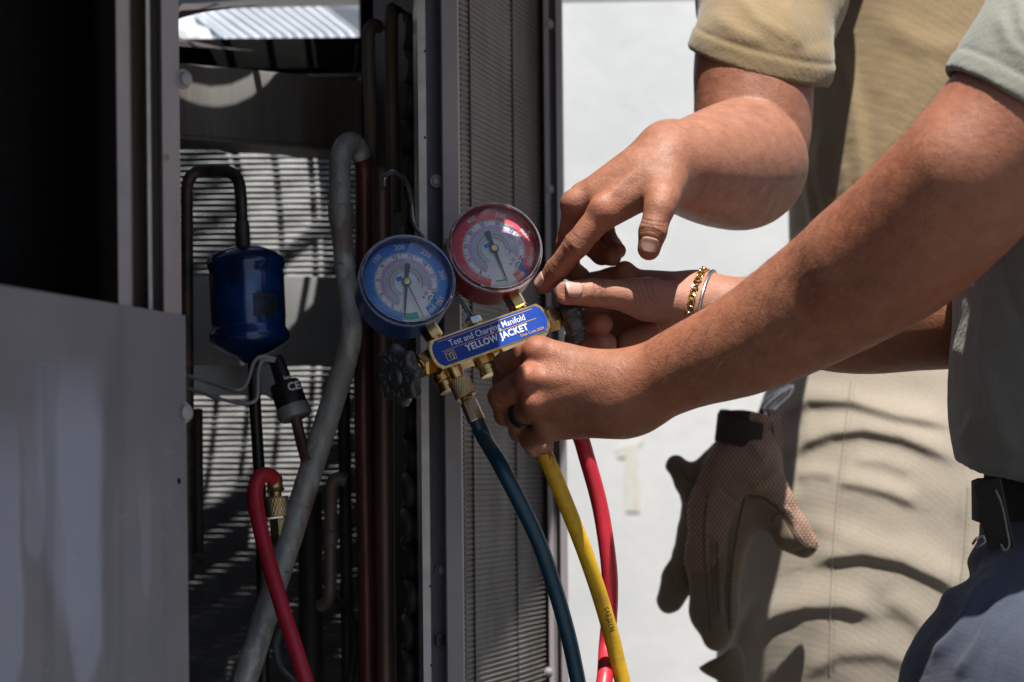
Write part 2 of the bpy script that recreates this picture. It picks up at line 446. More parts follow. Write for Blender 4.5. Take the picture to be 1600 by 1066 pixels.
M['hose_red'] = basic('red_rubber', (0.50, 0.022, 0.040), 0.42, 0, 0.12, 40, 0.08, bump=0.15, bs=400)
M['hose_yellow'] = basic('yellow_rubber', (0.70, 0.40, 0.012), 0.45, 0, 0.10, 40, 0.08, bump=0.25, bs=500, second=(0.42, 0.25, 0.03), s_scale=60, s_amt=0.1)
M['wire'] = basic('grey_wire', (0.36, 0.37, 0.39), 0.4, 0, 0.15, 60)
M['black_plastic'] = basic('black_plastic', (0.014, 0.014, 0.015), 0.4, 0, 0.3, 60)
M['ink_black'] = basic('black_print', (0.015, 0.016, 0.02), 0.6, 0, 0.1, bump=0)
M['ink_white'] = basic('white_print', (0.80, 0.80, 0.80), 0.5, 0, 0.05, bump=0)
M['ink_blue'] = basic('blue_print', (0.035, 0.23, 0.72), 0.45, 0, 0.06, bump=0)
M['ink_navy'] = basic('navy_print', (0.02, 0.05, 0.22), 0.5, 0, 0.06, bump=0)
M['ink_red'] = basic('red_print', (0.80, 0.07, 0.10), 0.45, 0, 0.06, bump=0)
M['ink_purple'] = basic('purple_print', (0.70, 0.45, 0.70), 0.5, 0, 0.05, bump=0)
M['ink_green'] = basic('green_print', (0.52, 0.68, 0.72), 0.5, 0, 0.05, bump=0)
M['ink_teal'] = basic('teal_print', (0.04, 0.42, 0.35), 0.5, 0, 0.05, bump=0)
M['ink_gold'] = basic('gold_print', (0.55, 0.36, 0.10), 0.4, 0.3, 0.06, bump=0)
M['label_blue'] = basic('blue_label', (0.004, 0.046, 0.33), 0.42, 0, 0.06, bump=0.04, spec=0.3)
M['sticker'] = basic('worn_black_sticker', (0.02, 0.02, 0.022), 0.5, 0, 0.4, 60, second=(0.01, 0.04, 0.13), s_scale=90, s_amt=0.3)
M['dial'] = basic('dial_white', (0.90, 0.90, 0.92), 0.5, 0, 0.03, bump=0)
M['khaki'] = cloth('khaki_twill', (0.30, 0.262, 0.215), 0.15, 1600, 0.06, 0.3)
M['tan'] = cloth('tan_tshirt', (0.215, 0.158, 0.088), 0.2, 1100, 0.10, 0.55, knit=True)
M['sage'] = cloth('sage_tshirt', (0.185, 0.188, 0.16), 0.2, 1100, 0.12, 0.6, knit=True)
M['navy'] = cloth('navy_ripstop', (0.044, 0.051, 0.074), 0.15, 2000, 0.12, 0.3)
M['belt'] = cloth('black_webbing', (0.022, 0.020, 0.016), 0.1, 2600, 0.2, 0.6)
M['leather'] = cloth('brown_suede', (0.15, 0.112, 0.075), 0.3, 900, 0.25, 0.5)
M['cuff'] = cloth('dark_cuff', (0.045, 0.034, 0.027), 0.15, 1500, 0.2, 0.4)
M['mesh_tan'] = cloth('tan_glove_mesh', (0.31, 0.205, 0.145), 0.1, 1500, 0.12, 0.4)
M['skinA'] = skin_mat('skin_warm', (0.285, 0.122, 0.072), (0.42, 0.21, 0.145))
M['skinB'] = skin_mat('skin_deep', (0.300, 0.138, 0.086), (0.42, 0.21, 0.145))
M['nail'] = basic('fingernail', (0.50, 0.29, 0.235), 0.28, 0, 0.08, 90, 0.05, bump=0.05, coat=0.3)
M['nail_tip'] = basic('fingernail_edge', (0.56, 0.38, 0.30), 0.3, 0, 0.08, 90, 0.05, bump=0)
M['gold'] = basic('gold_chain', (0.78, 0.50, 0.17), 0.22, 1.0, 0.1, 60, 0.06, bump=0.05)
M['silver'] = basic('silver_chain', (0.62, 0.62, 0.64), 0.25, 1.0, 0.1, 60, 0.06, bump=0.05)
M['hair'] = basic('dark_hair', (0.012, 0.009, 0.008), 0.5, 0, 0.2, 80)
M['arm_hair'] = basic('arm_hair', (0.09, 0.05, 0.03), 0.8, 0, 0.2, 80, bump=0, spec=0.05)

def clear_plastic(name='clear_lens', lo=0.004, hi=0.025):
    m = bpy.data.materials.new(name); m.use_nodes = True; nt = m.node_tree; g = NT(nt)
    nt.nodes.remove(nt.nodes['Principled BSDF'])
    out = nt.nodes['Material Output']
    tr = g.n('ShaderNodeBsdfTransparent'); tr.inputs[0].default_value = (0.95, 0.96, 0.97, 1)
    gl = g.n('ShaderNodeBsdfGlossy'); gl.inputs['Roughness'].default_value = 0.06; gl.inputs[0].default_value = (1, 1, 1, 1)
    df = g.n('ShaderNodeBsdfDiffuse'); df.inputs[0].default_value = (0.75, 0.76, 0.8, 1)
    fr = g.n('ShaderNodeFresnel'); fr.inputs[0].default_value = 1.5
    mx0 = g.n('ShaderNodeMixShader'); c = g.coord(); sm = g.ramp(g.noise(c, 60, 5), [(0.45, lo), (0.75, hi)])
    g.l(sm, mx0.inputs[0]); g.l(tr.outputs[0], mx0.inputs[1]); g.l(df.outputs[0], mx0.inputs[2])
    mx = g.n('ShaderNodeMixShader'); g.l(fr.outputs[0], mx.inputs[0]); g.l(mx0.outputs[0], mx.inputs[1]); g.l(gl.outputs[0], mx.inputs[2])
    g.l(mx.outputs[0], out.inputs['Surface']); return m
M['clear'] = clear_plastic()
M['rim_highlight'] = clear_plastic('rim_highlight', 0.16, 0.30)  # whitened plastic, painting in the bright highlight round the lens

def pipe_mat():
    """old aluminium-grey pipe: chalky scuffs, dark grime and coppery bare patches"""
    m, nt, b = nodes_of('weathered_pipe'); g = NT(nt); c = g.coord((1, 1, 0.45)); c2 = g.coord()
    base = g.mix(g.ramp(g.noise(c, 60, 6, 0.7), [(0.32, 0.0), (0.68, 1.0)]), (0.22, 0.232, 0.225), (0.42, 0.425, 0.405))
    base = g.mix(g.ramp(g.noise(c, 38, 5, 0.65, 0.5), [(0.53, 0.0), (0.60, 0.75)]), base, (0.56, 0.55, 0.51))
    base = g.mix(g.ramp(g.noise(c, 27, 4, 0.6, 0.3), [(0.56, 0.0), (0.66, 0.8)]), base, (0.22, 0.115, 0.085))
    base = g.mix(g.ramp(g.noise(c2, 130, 4, 0.7), [(0.62, 0.0), (0.70, 0.8)]), base, (0.06, 0.058, 0.055))
    g.l(base, b.inputs['Base Color']); b.inputs['Metallic'].default_value = 0.2
    g.l(g.ramp(g.noise(c2, 70, 4), [(0.3, 0.38), (0.7, 0.7)]), b.inputs['Roughness'])
    n1 = g.bump(g.noise(c2, 220, 4, 0.7), 0.5, 0.0010); g.l(g.bump(g.noise(c, 40, 4), 0.4, 0.003, n1), b.inputs['Normal']); return m
M['grey_pipe'] = pipe_mat()
def glove_mesh_mat():
    """air-mesh fabric: a lattice of small raised cells"""
    m, nt, b = nodes_of('glove_air_mesh'); g = NT(nt)
    hs = []
    for ang in (35, -35):
        w = g.n('ShaderNodeTexWave'); w.bands_direction = 'X'; w.inputs['Scale'].default_value = 95; w.inputs['Distortion'].default_value = 0.6; w.inputs['Detail'].default_value = 1
        g.l(g.coord((1, 0.2, 1), (0, R(ang), 0)), w.inputs['Vector']); hs.append(w.outputs['Fac'])
    h = g.math('MULTIPLY', hs[0], hs[1]); c = g.coord()
    col = g.mix(g.ramp(h, [(0.08, 0.0), (0.5, 1.0)]), (0.22, 0.138, 0.10), (0.44, 0.30, 0.22))
    col = g.mix(g.ramp(g.noise(c, 26, 5, 0.65), [(0.45, 0.0), (0.75, 0.7)]), col, (0.16, 0.11, 0.08))
    g.l(col, b.inputs['Base Color']); b.inputs['Roughness'].default_value = 0.9; b.inputs['Specular IOR Level'].default_value = 0.15
    g.l(g.bump(g.noise(c, 600, 3), 0.4, 0.0006, g.bump(h, 0.8, 0.0012)), b.inputs['Normal']); return m
M['mesh_tan'] = glove_mesh_mat()
M['thread'] = basic('pale_thread', (0.30, 0.25, 0.18), 0.8, 0, 0.2, 80, bump=0)
M['seam'] = cloth('seam_fold', (0.075, 0.055, 0.04), 0.1, 900, 0.2, 0.3)
M['khaki_seam'] = cloth('khaki_seam', (0.22, 0.19, 0.155), 0.1, 1600, 0.1, 0.3)
RUNS = [(1.462, 0.030, 0.985, 1.13, 0.75), (1.452, 0.050, 1.06, 1.13, 0.6), (1.365, 0.022, 0.965, 1.10, 0.7), (1.40, 0.012, 1.03, 1.10, 0.4), (1.56, 0.012, 1.00, 1.08, 0.3)]
def panel_mat():
    """painted sheet steel with pale dried-water runs and faint rust blush"""
    m, nt, b = nodes_of('weathered_panel'); g = NT(nt); c = g.coord()
    base = g.mix(g.ramp(g.noise(c, 9, 5), [(0.3, 0.0), (0.7, 1.0)]), (0.165, 0.165, 0.185), (0.205, 0.204, 0.226))
    base = g.mix(g.ramp(g.noise(c, 12, 4), [(0.52, 0.0), (0.78, 0.55)]), base, (0.20, 0.155, 0.155))
    sp3 = g.n('ShaderNodeSeparateXYZ'); g.l(c, sp3.inputs[0]); wv_ = g.math('MULTIPLY', g.math('SUBTRACT', g.noise(g.coord((1, 1, 0.5)), 16, 3), 0.5), 0.05)
    for yc, wd, ze, zt, amt in RUNS:                     # dried water runs: straight-sided, rounded at the lower end
        du = g.math('SUBTRACT', g.math('ADD', sp3.outputs[1], wv_), yc)
        dz = g.math('MULTIPLY', g.math('MAXIMUM', g.math('SUBTRACT', ze, sp3.outputs[2]), 0.0), 0.45)
        d_ = g.math('SQRT', g.math('ADD', g.math('MULTIPLY', du, du), g.math('MULTIPLY', dz, dz)))
        mk = g.math('MULTIPLY', g.ramp(g.math('DIVIDE', d_, wd), [(0.80, amt), (1.0, 0.0)]), g.ramp(g.math('SUBTRACT', zt, sp3.outputs[2]), [(0.0, 0.0), (0.05, 1.0)]))
        base = g.mix(mk, base, (0.34, 0.36, 0.44))
    cs = g.coord((1, 1, 0.10)); runs = g.noise(cs, 30, 4, 0.5)
    base = g.mix(g.ramp(runs, [(0.58, 0.0), (0.66, 0.35)]), base, (0.10, 0.10, 0.125))
    base = g.mix(g.ramp(g.noise(g.coord((1, 0.15, 1.5)), 120, 2, 0.5), [(0.70, 0.0), (0.72, 0.4)]), base, (0.26, 0.255, 0.27))
    sp = g.noise(g.coord((1, 1, 0.5)), 30, 5, 0.7)
    base = g.mix(g.ramp(sp, [(0.66, 0.0), (0.74, 0.5)]), base, (0.07, 0.056, 0.052))
    g.l(base, b.inputs['Base Color']); b.inputs['Metallic'].default_value = 0.15
    g.l(g.ramp(g.noise(c, 20, 4), [(0.3, 0.42), (0.7, 0.58)]), b.inputs['Roughness'])
    g.l(g.bump(g.noise(c, 6, 3), 0.25, 0.006), b.inputs['Normal']); return m
M['panel'] = panel_mat()
def wall_mat():
    m, nt, b = nodes_of('white_rendered_wall'); g = NT(nt); c = g.coord()
    base = g.mix(g.ramp(g.noise(c, 5, 6, 0.6), [(0.3, 0.0), (0.7, 1.0)]), (0.575, 0.588, 0.597), (0.715, 0.72, 0.715))
    base = g.mix(g.ramp(g.noise(c, 22, 5, 0.7), [(0.56, 0.0), (0.8, 0.4)]), base, (0.52, 0.53, 0.54))
    g.l(base, b.inputs['Base Color']); b.inputs['Roughness'].default_value = 0.85
    g.l(g.bump(g.noise(c, 45, 5), 0.12, 0.004), b.inputs['Normal']); return m
M['wall'] = wall_mat()
M['wall_paint'] = basic('faded_yellow_paint', (0.64, 0.575, 0.44), 0.8, 0, 0.12, 30, second=(0.65, 0.65, 0.64), s_scale=60, s_amt=0.9)
M['ground'] = basic('concrete', (0.13, 0.125, 0.118), 0.9, 0, 0.15, 6, bump=0.4, bs=60, bd=0.004)

# ------------------------------------------------------------------ setting
mb = MB(); mb.add([(-60, -60, 0), (60, -60, 0), (60, 60, 0), (-60, 60, 0)], [(0, 1, 2, 3)])
link('ground', new_mesh('ground', mb.v, mb.f, 0), M['ground'], kind='structure')

WN = Vector((-0.05, -0.998, 0)).normalized(); WU = Vector((-WN.y, WN.x, 0))          # the wall turns its face a little to the left
W0 = Vector((0.25, 3.35, 0)); wf = Fr(W0, WU, (0, 0, 1), WN)
ztop = 1.05 + 742 / FPX * 3.4
wall = root('rendered_wall', 'plain white rendered wall behind the two workers, out of focus', 'wall', W0)
mb = MB(); mb.box(wf, -3.2, 3.2, 0, ztop, -0.2, 0); mb.build('wall_face', M['wall'], wall, 0)
mb = MB(); mb.box(wf, -3.2, 3.2, ztop, ztop + 0.09, -0.23, 0.002, 0.001); mb.build('coping', M['white_metal'], wall)
def on_wall(px, py):
    d = V(px, py, 1.0) - camo.location; t = (W0 - camo.location).dot(WN) / d.dot(WN); q = camo.location + d * t - W0
    return q.dot(WU), q.z
mb = MB(); (ax, ay), (bx, by) = on_wall(978, 800), on_wall(999, 700)
mb.prism(wf, [(ax, ay), (bx, ay), (bx, by), (bx + 0.006, by + 0.012), (ax - 0.012, by), (ax - 0.010, by - 0.014), (ax, by - 0.012)], -0.001, 0.0012)
mb.build('yellow_mark', M['wall_paint'], wall, 0)

# ------------------------------------------------------------------ condensing unit
PE = Vector((0.253, 0.967, 0)).normalized(); PN = Vector((PE.y, -PE.x, 0))     # along and out of the unit's side
A0 = Vector((-0.2200, 1.62, 0))
ZR = 1.56
unit = root('condensing_unit', 'open grey metal air conditioning unit with exposed pipes and coils', 'air conditioner', (-0.5, 2.0, 0))
def plan(px, d=0.0, py=533):
    """point of the side plane seen at column px, d metres inside the plane"""
    q = V(px, py, 1.0); k = q.x
    Y = ((A0 - PN * d).x - PE.x / PE.y * (A0 - PN * d).y) / (k - PE.x / PE.y)
    return (k * Y, Y)
zp = V(283, 492, 1.62).z
pf = Fr(A0, PE, (0, 0, 1), PN)                       # u away from camera, v up, n outwards
mb = MB()
mb.box(pf, -0.90, 0.006, 0.10, zp, -0.0012, 0.0, 0); mb.box(pf, 0.0035, 0.006, 0.10, zp, -0.028, -0.0012)
side = mb.build('side_panel', M['panel'], unit, 30, label='lower grey painted sheet with pale dried water runs')
# hollow frame post above the panel
mb = MB(); z0, z1 = zp - 0.01, ZR - 0.01
p = [plan(284, 0.006), plan(284, 0.001), plan(257, 0.001), plan(250, 0.014), plan(241, 0.016)]
mb.sheet(p, z0, z1); mb.build('frame_post', M['lilac'], unit, 30)
mb = MB(); mb.sheet([plan(241, 0.016), plan(238, 0.004), plan(233, 0.003)], z0, z1); mb.build('post_lip', M['edge'], unit, 30)
mb = MB(); mb.sheet([plan(233, 0.003), plan(229, 0.018), plan(210, 0.019)], z0, z1); mb.build('post_channel', M['rusty'], unit, 30)
mb = MB(); mb.sheet([plan(210, 0.019), plan(205, 0.001), plan(186, 0.001), plan(187, 0.05)], z0, z1); mb.build('post_flange', M['lilac'], unit, 30)
mb = MB(); mb.sheet([plan(215, 0.06), tuple((A0 - PE * 0.9 - PN * 0.06)[:2])], zp - 0.05, ZR); mb.build('dark_void_sheet', M['black'], unit, 0)  # flat black sheet stands in for the dark inside of the opening
# screws and a hole on the panel edge
def screw(px, py, Y, rpx, n, parent, mat, name='screw'):
    fr = frame_axis(V(px, py, Y), n); r = rpx * Y / FPX; mb = MB()
    mb.lathe(fr, [(r * 1.35, -0.0005), (r * 1.35, r * 0.18), (r, r * 0.2), (r * 0.96, r * 0.75), (r * 0.6, r * 0.95), (0, r)], 12)
    return mb.build(name, mat, parent, 50)
screw(286, 124, 1.625, 12, PN + Vector((0.3, -0.6, 0)), unit, M['lilac'])
screw(286, 645, 1.622, 13, PN + Vector((0.3, -0.6, 0)), unit, M['lilac'])
screw(262, 246, 1.595, 3.5, PN, unit, M['rusty'])
screw(277, 752, 1.612, 5, PN, side, M['black'], 'screw_hole')
screw(243, 535, 1.58, 4, PN, side, M['plate'])

# column with its lips, then the coil and the far post
def PXY(px, Y): return (V(px, 533, Y).x, Y)
mb = MB(); mb.sheet([PXY(650, 2.08), PXY(657, 2.0), PXY(669, 2.0), PXY(670.5, 2.014)], 0.06, ZR); mb.build('column_lip', M['edge'], unit, 30, label='pale folded edge of the column')
mb = MB(); mb.sheet([PXY(670.5, 2.014), PXY(691, 2.018), PXY(692.5, 2.003)], 0.06, ZR); mb.build('column', M['lilac_shade'], unit, 30)  # recess takes the darker paint copy, so its shade is painted in
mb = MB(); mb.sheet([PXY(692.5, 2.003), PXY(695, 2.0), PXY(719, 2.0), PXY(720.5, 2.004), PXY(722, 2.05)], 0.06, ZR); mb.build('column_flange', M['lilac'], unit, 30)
screw(682, 283, 2.014, 8, (0.3, -1, 0.1), unit, M['lilac']); screw(690, 890, 2.014, 8, (0.3, -1, 0.1), unit, M['lilac_shade'])
bf = frame_axis(V(688, 1000, 2.014), (0.35, -1, 0)); mb = MB(); mb.lathe(bf, [(0.006, 0), (0.0065, 0.0045), (0.0045, 0.005), (0.0045, 0.0035), (0, 0.0035)], 4, R(45)); mb.build('square_bolt', M['black_plastic'], unit, 30)
for i, (x, y) in enumerate(((664, 80), (664, 215), (672, 916), (674, 1040))): screw(x, y, 2.0, 1.6, (0, -1, 0), unit, M['dark'], 'rivet_hole')
c0, c1 = Vector(PXY(721, 2.045) + (0,)), Vector(PXY(846, 2.31) + (0,)); cu = (c1 - c0).normalized(); cn = Vector((cu.y, -cu.x, 0)); L = (c1 - c0).length
mb = MB(); pitch = 0.0046; nz = int(1.46 / pitch); nx = 7
for i in range(nz):
    z = 0.08 + i * pitch
    for k in range(nx):
        a, b = c0 + cu * (L * k / nx), c0 + cu * (L * (k + 1) / nx)
        j = [0.0005 * math.sin(i * 12.9 + q * 7.1) for q in (k, k + 1)]
        up = cn * 0.0017
        mb.add([a + Vector((0, 0, z)), b + Vector((0, 0, z)), b + up + Vector((0, 0, z + 0.0026 + j[1])), a + up + Vector((0, 0, z + 0.0026 + j[0])), b + Vector((0, 0, z + pitch)), a + Vector((0, 0, z + pitch))], [(0, 1, 2, 3), (3, 2, 4, 5)])
mb.build('coil_fins', M['coil'], unit, 0, kind='stuff')
for f in (0.10, 0.62):
    mb = MB(); q = c0 + cu * (L * f) + cn * 0.0014; mb.tube([q + Vector((0, 0, 0.08)), q + Vector((0, 0, ZR - 0.01))], 0.0011, 8); mb.build('coil_seam', M['dark'], unit)  # dark raised wire stands in for a shaded, recessed seam
mb = MB(); mb.sheet([PXY(843, 2.30), PXY(848, 2.325), PXY(853, 2.325)], 0.06, ZR); mb.build('post_gap_shade', M['dark'], unit, 0)  # dark strip stands in for the shade in the gap
mb = MB(); mb.sheet([PXY(853, 2.325), PXY(854, 2.30), PXY(862, 2.30), PXY(864, 2.315), PXY(872, 2.32), PXY(873, 2.30), PXY(882, 2.305), PXY(884, 2.36)], 0.06, ZR)
mb.build('far_post', M['lilac'], unit, 30, label='blurred far corner post of the unit')
for y in (38, 296, 1050): screw(858, y, 2.302, 6, (0.3, -1, 0), unit, M['lilac'])

# unseen roof with a round fan opening and its wire guard
HC, HR = Vector((-0.38, 2.36, 0)), 0.218
OV = 0.162
out = [(0.085, 2.37), (0.105, 2.20), (0.018, 1.80), (0.042, 1.65), (0.09, 1.45), (-0.10, 0.80), (-1.55, 1.05), (-1.15, 2.66), (-0.08, 2.585)]  # outline shaped so its shadow edge crosses the gauges and near hand
def ray_out(a):
    d = Vector((math.cos(a), math.sin(a), 0)); best = 9
    for (xa, ya), (xb, yb) in zip(out, out[1:] + out[:1]):
        ex, ey = xb - xa, yb - ya; den = d.x * ey - d.y * ex
        if abs(den) < 1e-9: continue
        t = ((xa - HC.x) * ey - (ya - HC.y) * ex) / den; s = ((xa - HC.x) * d.y - (ya - HC.y) * d.x) / den
        if t > 0 and -1e-6 <= s <= 1 + 1e-6: best = min(best, t)
    return best
angs = sorted([2 * math.pi * i / 72 for i in range(72)] + [math.atan2(y - HC.y, x - HC.x) % (2 * math.pi) for x, y in out])
vs = []; fs = []
for a in angs:
    d = Vector((math.cos(a), math.sin(a), 0)); o = ray_out(a + 1e-7)
    for rr, zz in ((HR, ZR), (o, ZR), (HR, ZR + 0.02), (o, ZR + 0.02)): vs.append(HC + d * rr + Vector((0, 0, zz)))
n = len(angs)
for i in range(n):
    j = (i + 1) % n; a, b = 4 * i, 4 * j
    fs += [(a, a + 1, b + 1, b), (a + 2, b + 2, b + 3, a + 3), (a + 1, a + 3, b + 3, b + 1), (a, b, b + 2, a + 2)]
link('fan_shade_deck', new_mesh('fan_shade_deck', vs, fs, 0), M['lilac'], unit)
def ring(rad, wire, name='guard_ring'):
    mb = MB(); pts = [HC + Vector((rad * math.cos(2 * math.pi * i / 64), rad * math.sin(2 * math.pi * i / 64), ZR + 0.024)) for i in range(65)]
    mb.tube(pts, wire, 8, False); return mb.build(name, M['dark'], unit)
for k in range(6): ring(0.045 + 0.033 * k, 0.0032)
for k in range(6):
    a = R(17 + 60 * k); d = Vector((math.cos(a), math.sin(a), 0)); mb = MB()
    mb.tube([HC + d * 0.04 + Vector((0, 0, ZR + 0.030)), HC + d * (HR + 0.02) + Vector((0, 0, ZR + 0.026))], 0.0038, 8); mb.build('guard_spoke', M['dark'], unit)
# unseen fan under the guard, added to shade the fins: motor and pitched blades
mb = MB(); mf = Fr(HC, (1, 0, 0), (0, 1, 0), (0, 0, 1)); mb.lathe(mf, [(0, 1.38), (0.044, 1.38), (0.048, 1.39), (0.048, 1.49), (0.040, 1.50), (0.02, 1.505), (0.02, 1.53), (0, 1.53)], 28); mb.build('shade_fan_motor', M['dark'], unit)
for k in range(4):
    a0 = R(55 + 90 * k); vs = []; N = 8
    for i in range(N + 1):
        r_ = 0.04 + 0.115 * i / N
        for j in range(4):
            t_ = j / 3; a_ = a0 + (0.30 + 0.55 * i / N * 0.6) * (t_ - 0.4) * 1.7; vs.append(HC + Vector((r_ * math.cos(a_), r_ * math.sin(a_), 1.50 + 0.030 * (t_ - 0.5))))
    mb = MB(); mb.add(vs, [(4 * i + j, 4 * i + 4 + j, 4 * i + 5 + j, 4 * i + 1 + j) for i in range(N) for j in range(3)]); mb.build('shade_fan_blade', M['dark'], unit)
# outer walls away from the camera
def outer(pa, pb, z0, z1, name='outer_panel'):
    mb = MB(); mb.sheet([pa, pb], z0, z1); return mb.build(name, M['dark'], unit, 0)
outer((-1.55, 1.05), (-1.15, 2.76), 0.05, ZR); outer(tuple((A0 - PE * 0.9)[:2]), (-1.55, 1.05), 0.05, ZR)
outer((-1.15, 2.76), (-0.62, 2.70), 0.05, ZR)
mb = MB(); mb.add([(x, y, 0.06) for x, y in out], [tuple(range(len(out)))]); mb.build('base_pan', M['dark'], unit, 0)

# the back coil seen through the opening: louvred fins, black back sheet and rails
YB = 2.52
zb1 = V(420, 108, YB).z; xa, xb = V(262, 533, YB).x, V(566, 533, YB).x
mb = MB(); pitch = 0.0060; i = 0; z = 0.10
while z < zb1:
    n = 8
    for k in range(n):
        x0, x1 = xa + (xb - xa) * k / n, xa + (xb - xa) * (k + 1) / n
        j0, j1 = (0.0006 * math.sin(i * 5.3 + q * 2.1) for q in (k, k + 1))
        mb.add([(x0, YB - 0.0022, z + j0), (x1, YB - 0.0022, z + j1), (x1, YB, z + 0.0038 + j1), (x0, YB, z + 0.0038 + j0), (x1, YB + 0.003, z + 0.0042), (x0, YB + 0.003, z + 0.0042), (x1, YB + 0.003, z + pitch), (x0, YB + 0.003, z + pitch)],
               [(0, 1, 2, 3), (3, 2, 4, 5), (5, 4, 6, 7)])
    z += pitch; i += 1
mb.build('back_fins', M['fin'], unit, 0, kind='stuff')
mb = MB(); mb.sheet([(xb, YB + 0.02), (V(566, 533, 2.56).x, 2.56), (0.045, 2.40)], 0.06, ZR); mb.build('dark_back_sheet', M['black'], unit, 0)  # black sheet stands in for the dark depth behind the pipes
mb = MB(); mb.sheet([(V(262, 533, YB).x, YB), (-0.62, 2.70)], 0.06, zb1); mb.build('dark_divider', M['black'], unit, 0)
# top frame bar above the fins (dark), and the cross beam
q0, q1 = V(275, 66, 2.50), V(566, 78, 2.50)
mb = MB(); mb.box(WORLD, q0.x, q1.x, 2.495, 2.54, zb1 - 0.004, zb1 + 0.028, 0.002); mb.build('top_rail', M['black'], unit)
a, b = V(270, 104, 2.22), V(566, 118, 2.33); a2, b2 = V(270, 214, 2.22), V(566, 230, 2.33)
zt, zl = (a.z + b.z) / 2, (a2.z + b2.z) / 2; d = Vector((b.x - a.x, b.y - a.y, 0)).normalized(); w = (b - a).length
bfm = Fr((a.x, a.y, 0), d, (0, 0, 1), Vector((d.y, -d.x, 0)))
mb = MB(); mb.box(bfm, -0.1, w, zl, zt, -0.045, 0, 0.003); mb.box(bfm, -0.1, w, zl - 0.004, zl - 0.0005, -0.05, 0.003, 0)
mb.build('cross_beam', M['beam'], unit, 30, label='horizontal streaked steel beam, sunlit at its left end')
a, b = V(280, 430, 2.40), V(566, 430, 2.44); a2 = V(280, 572, 2.40); d = Vector((b.x - a.x, b.y - a.y, 0)).normalized()
bfm = Fr((a.x, a.y, 0), d, (0, 0, 1), Vector((d.y, -d.x, 0)))
mb = MB(); mb.box(bfm, -0.1, (b - a).length, a2.z, a.z, -0.006, 0, 0.002); mb.build('mounting_plate', M['plate'], unit, 30)
a, b = V(275, 571, 2.13), V(425, 577, 2.15); a2 = V(275, 617, 2.13); d = Vector((b.x - a.x, b.y - a.y, 0)).normalized()
bfm = Fr((a.x, a.y, 0), d, (0, 0, 1), Vector((d.y, -d.x, 0)))
mb = MB(); L2 = (b - a).length
poly = [(-0.1, a2.z), (L2 - 0.004, a2.z), (L2 + 0.006, a2.z - 0.004), (L2 + 0.012, a2.z + 0.006), (L2 + 0.008, a.z - 0.003), (L2 - 0.002, a.z), (-0.1, a.z)]
mb.prism(bfm, poly, -0.02, 0); mb.build('support_rail', M['plate'], unit, 30)
# tube sheet with its return bends
mb = MB(); mb.sheet([PXY(588, 2.26), PXY(656, 2.14)], 0.06, ZR); mb.build('tube_sheet', M['dark'], unit, 0)
for i in range(19):
    y = 40 + i * 56; x = 634 + 3 * math.sin(i * 1.7)
    c = V(x, y, 2.12); pts = []
    for k in range(11):
        t = math.pi * k / 10; pts.append(c + Vector((0.004 * math.sin(t), -0.018 * math.sin(t), 0.0125 * math.cos(t))) + Vector((0, 0.03, 0)))
    pts = [pts[0] + Vector((0.004, 0.04, 0))] + pts + [pts[-1] + Vector((0.004, 0.04, 0))]
    mb = MB(); mb.tube(pts, 0.0046, 10); mb.build('return_bend', M['brown_pipe'] if i in (13, 14, 16, 17, 18) else M['dark'], unit)
# gusset hanging at the top of the opening
g = [V(600, -20, 2.10), V(660, -20, 2.08), V(650, 26, 2.08), V(612, 2, 2.10)]
mb = MB(); mb.add(g + [q + Vector((0, 0.003, 0)) for q in g], [(0, 1, 2, 3), (7, 6, 5, 4), (0, 4, 5, 1), (1, 5, 6, 2), (2, 6, 7, 3), (3, 7, 4, 0)]); mb.build('gusset', M['lilac'], unit, 0)
# small drop bracket right of the top rail
mb = MB(); mb.tube([V(558, 68, 2.3), V(557, 96, 2.3), V(553, 112, 2.3), V(545, 116, 2.3)], 0.0012, 8); mb.build('wire_clip', M['dark'], unit)

# pipes
pipe('suction_pipe', [(565, 246, 2.10), (559, 230, 2.095), (547, 223, 2.085), (536, 233, 2.075), (531, 262, 2.07), (532, 330, 2.065), (538, 410, 2.06), (546, 480, 2.055), (549, 516, 2.05), (543, 552, 2.05), (524, 614, 2.045), (497, 700, 2.04), (458, 824, 2.03), (421, 940, 2.02), (390, 1040, 2.01), (356, 1150, 2.0)],
     [15.5, 16, 16.5, 17, 17, 16.5, 16, 16, 17, 18, 18.5, 19, 19.5, 20, 20.5, 21], M['grey_pipe'], unit, 10, 22, label='thick oxidised grey pipe bending down to the left')
pipe('pipe_joint', [(531.4, 318, 2.066), (531.6, 324, 2.066), (532.5, 340, 2.064), (533.5, 352, 2.064)], [17.6, 19.6, 19.4, 17.2], M['grey_pipe'], unit, 4, 22)
pipe('return_leg', [(563, 234, 2.10), (568, 250, 2.11), (570, 285, 2.115), (570, 400, 2.115), (568, 560, 2.11), (569, 700, 2.11), (573, 900, 2.11), (576, 1130, 2.11)], 15, M['copper_red'], unit, 8, 18, label='dark reddish copper pipe behind the blue gauge')
pipe('copper_riser', [(596, 262, 2.07), (596, 268, 2.07), (597, 300, 2.07), (599, 500, 2.07), (601, 800, 2.07), (604, 1130, 2.07)], [11, 15, 15.5, 15.5, 15.5, 15.5], M['copper'], unit, 8, 18)
pipe('upper_pipe', [(591, 42, 2.16), (583, 40, 2.15), (577, 50, 2.14), (576, 80, 2.14), (579, 180, 2.14), (582, 330, 2.14)], 10.5, M['brown_pipe'], unit, 8, 14)
pipe('upper_pipe', [(620, 12, 2.18), (614, 16, 2.17), (611, 30, 2.16), (612, 150, 2.16), (616, 330, 2.16)], 11, M['brown_pipe'], unit, 8, 14)
pipe('thin_riser', [(537, 560, 2.2), (537, 640, 2.2), (539, 750, 2.2), (541, 900, 2.2), (544, 1100, 2.2)], 10, M['dark'], unit, 6, 14)
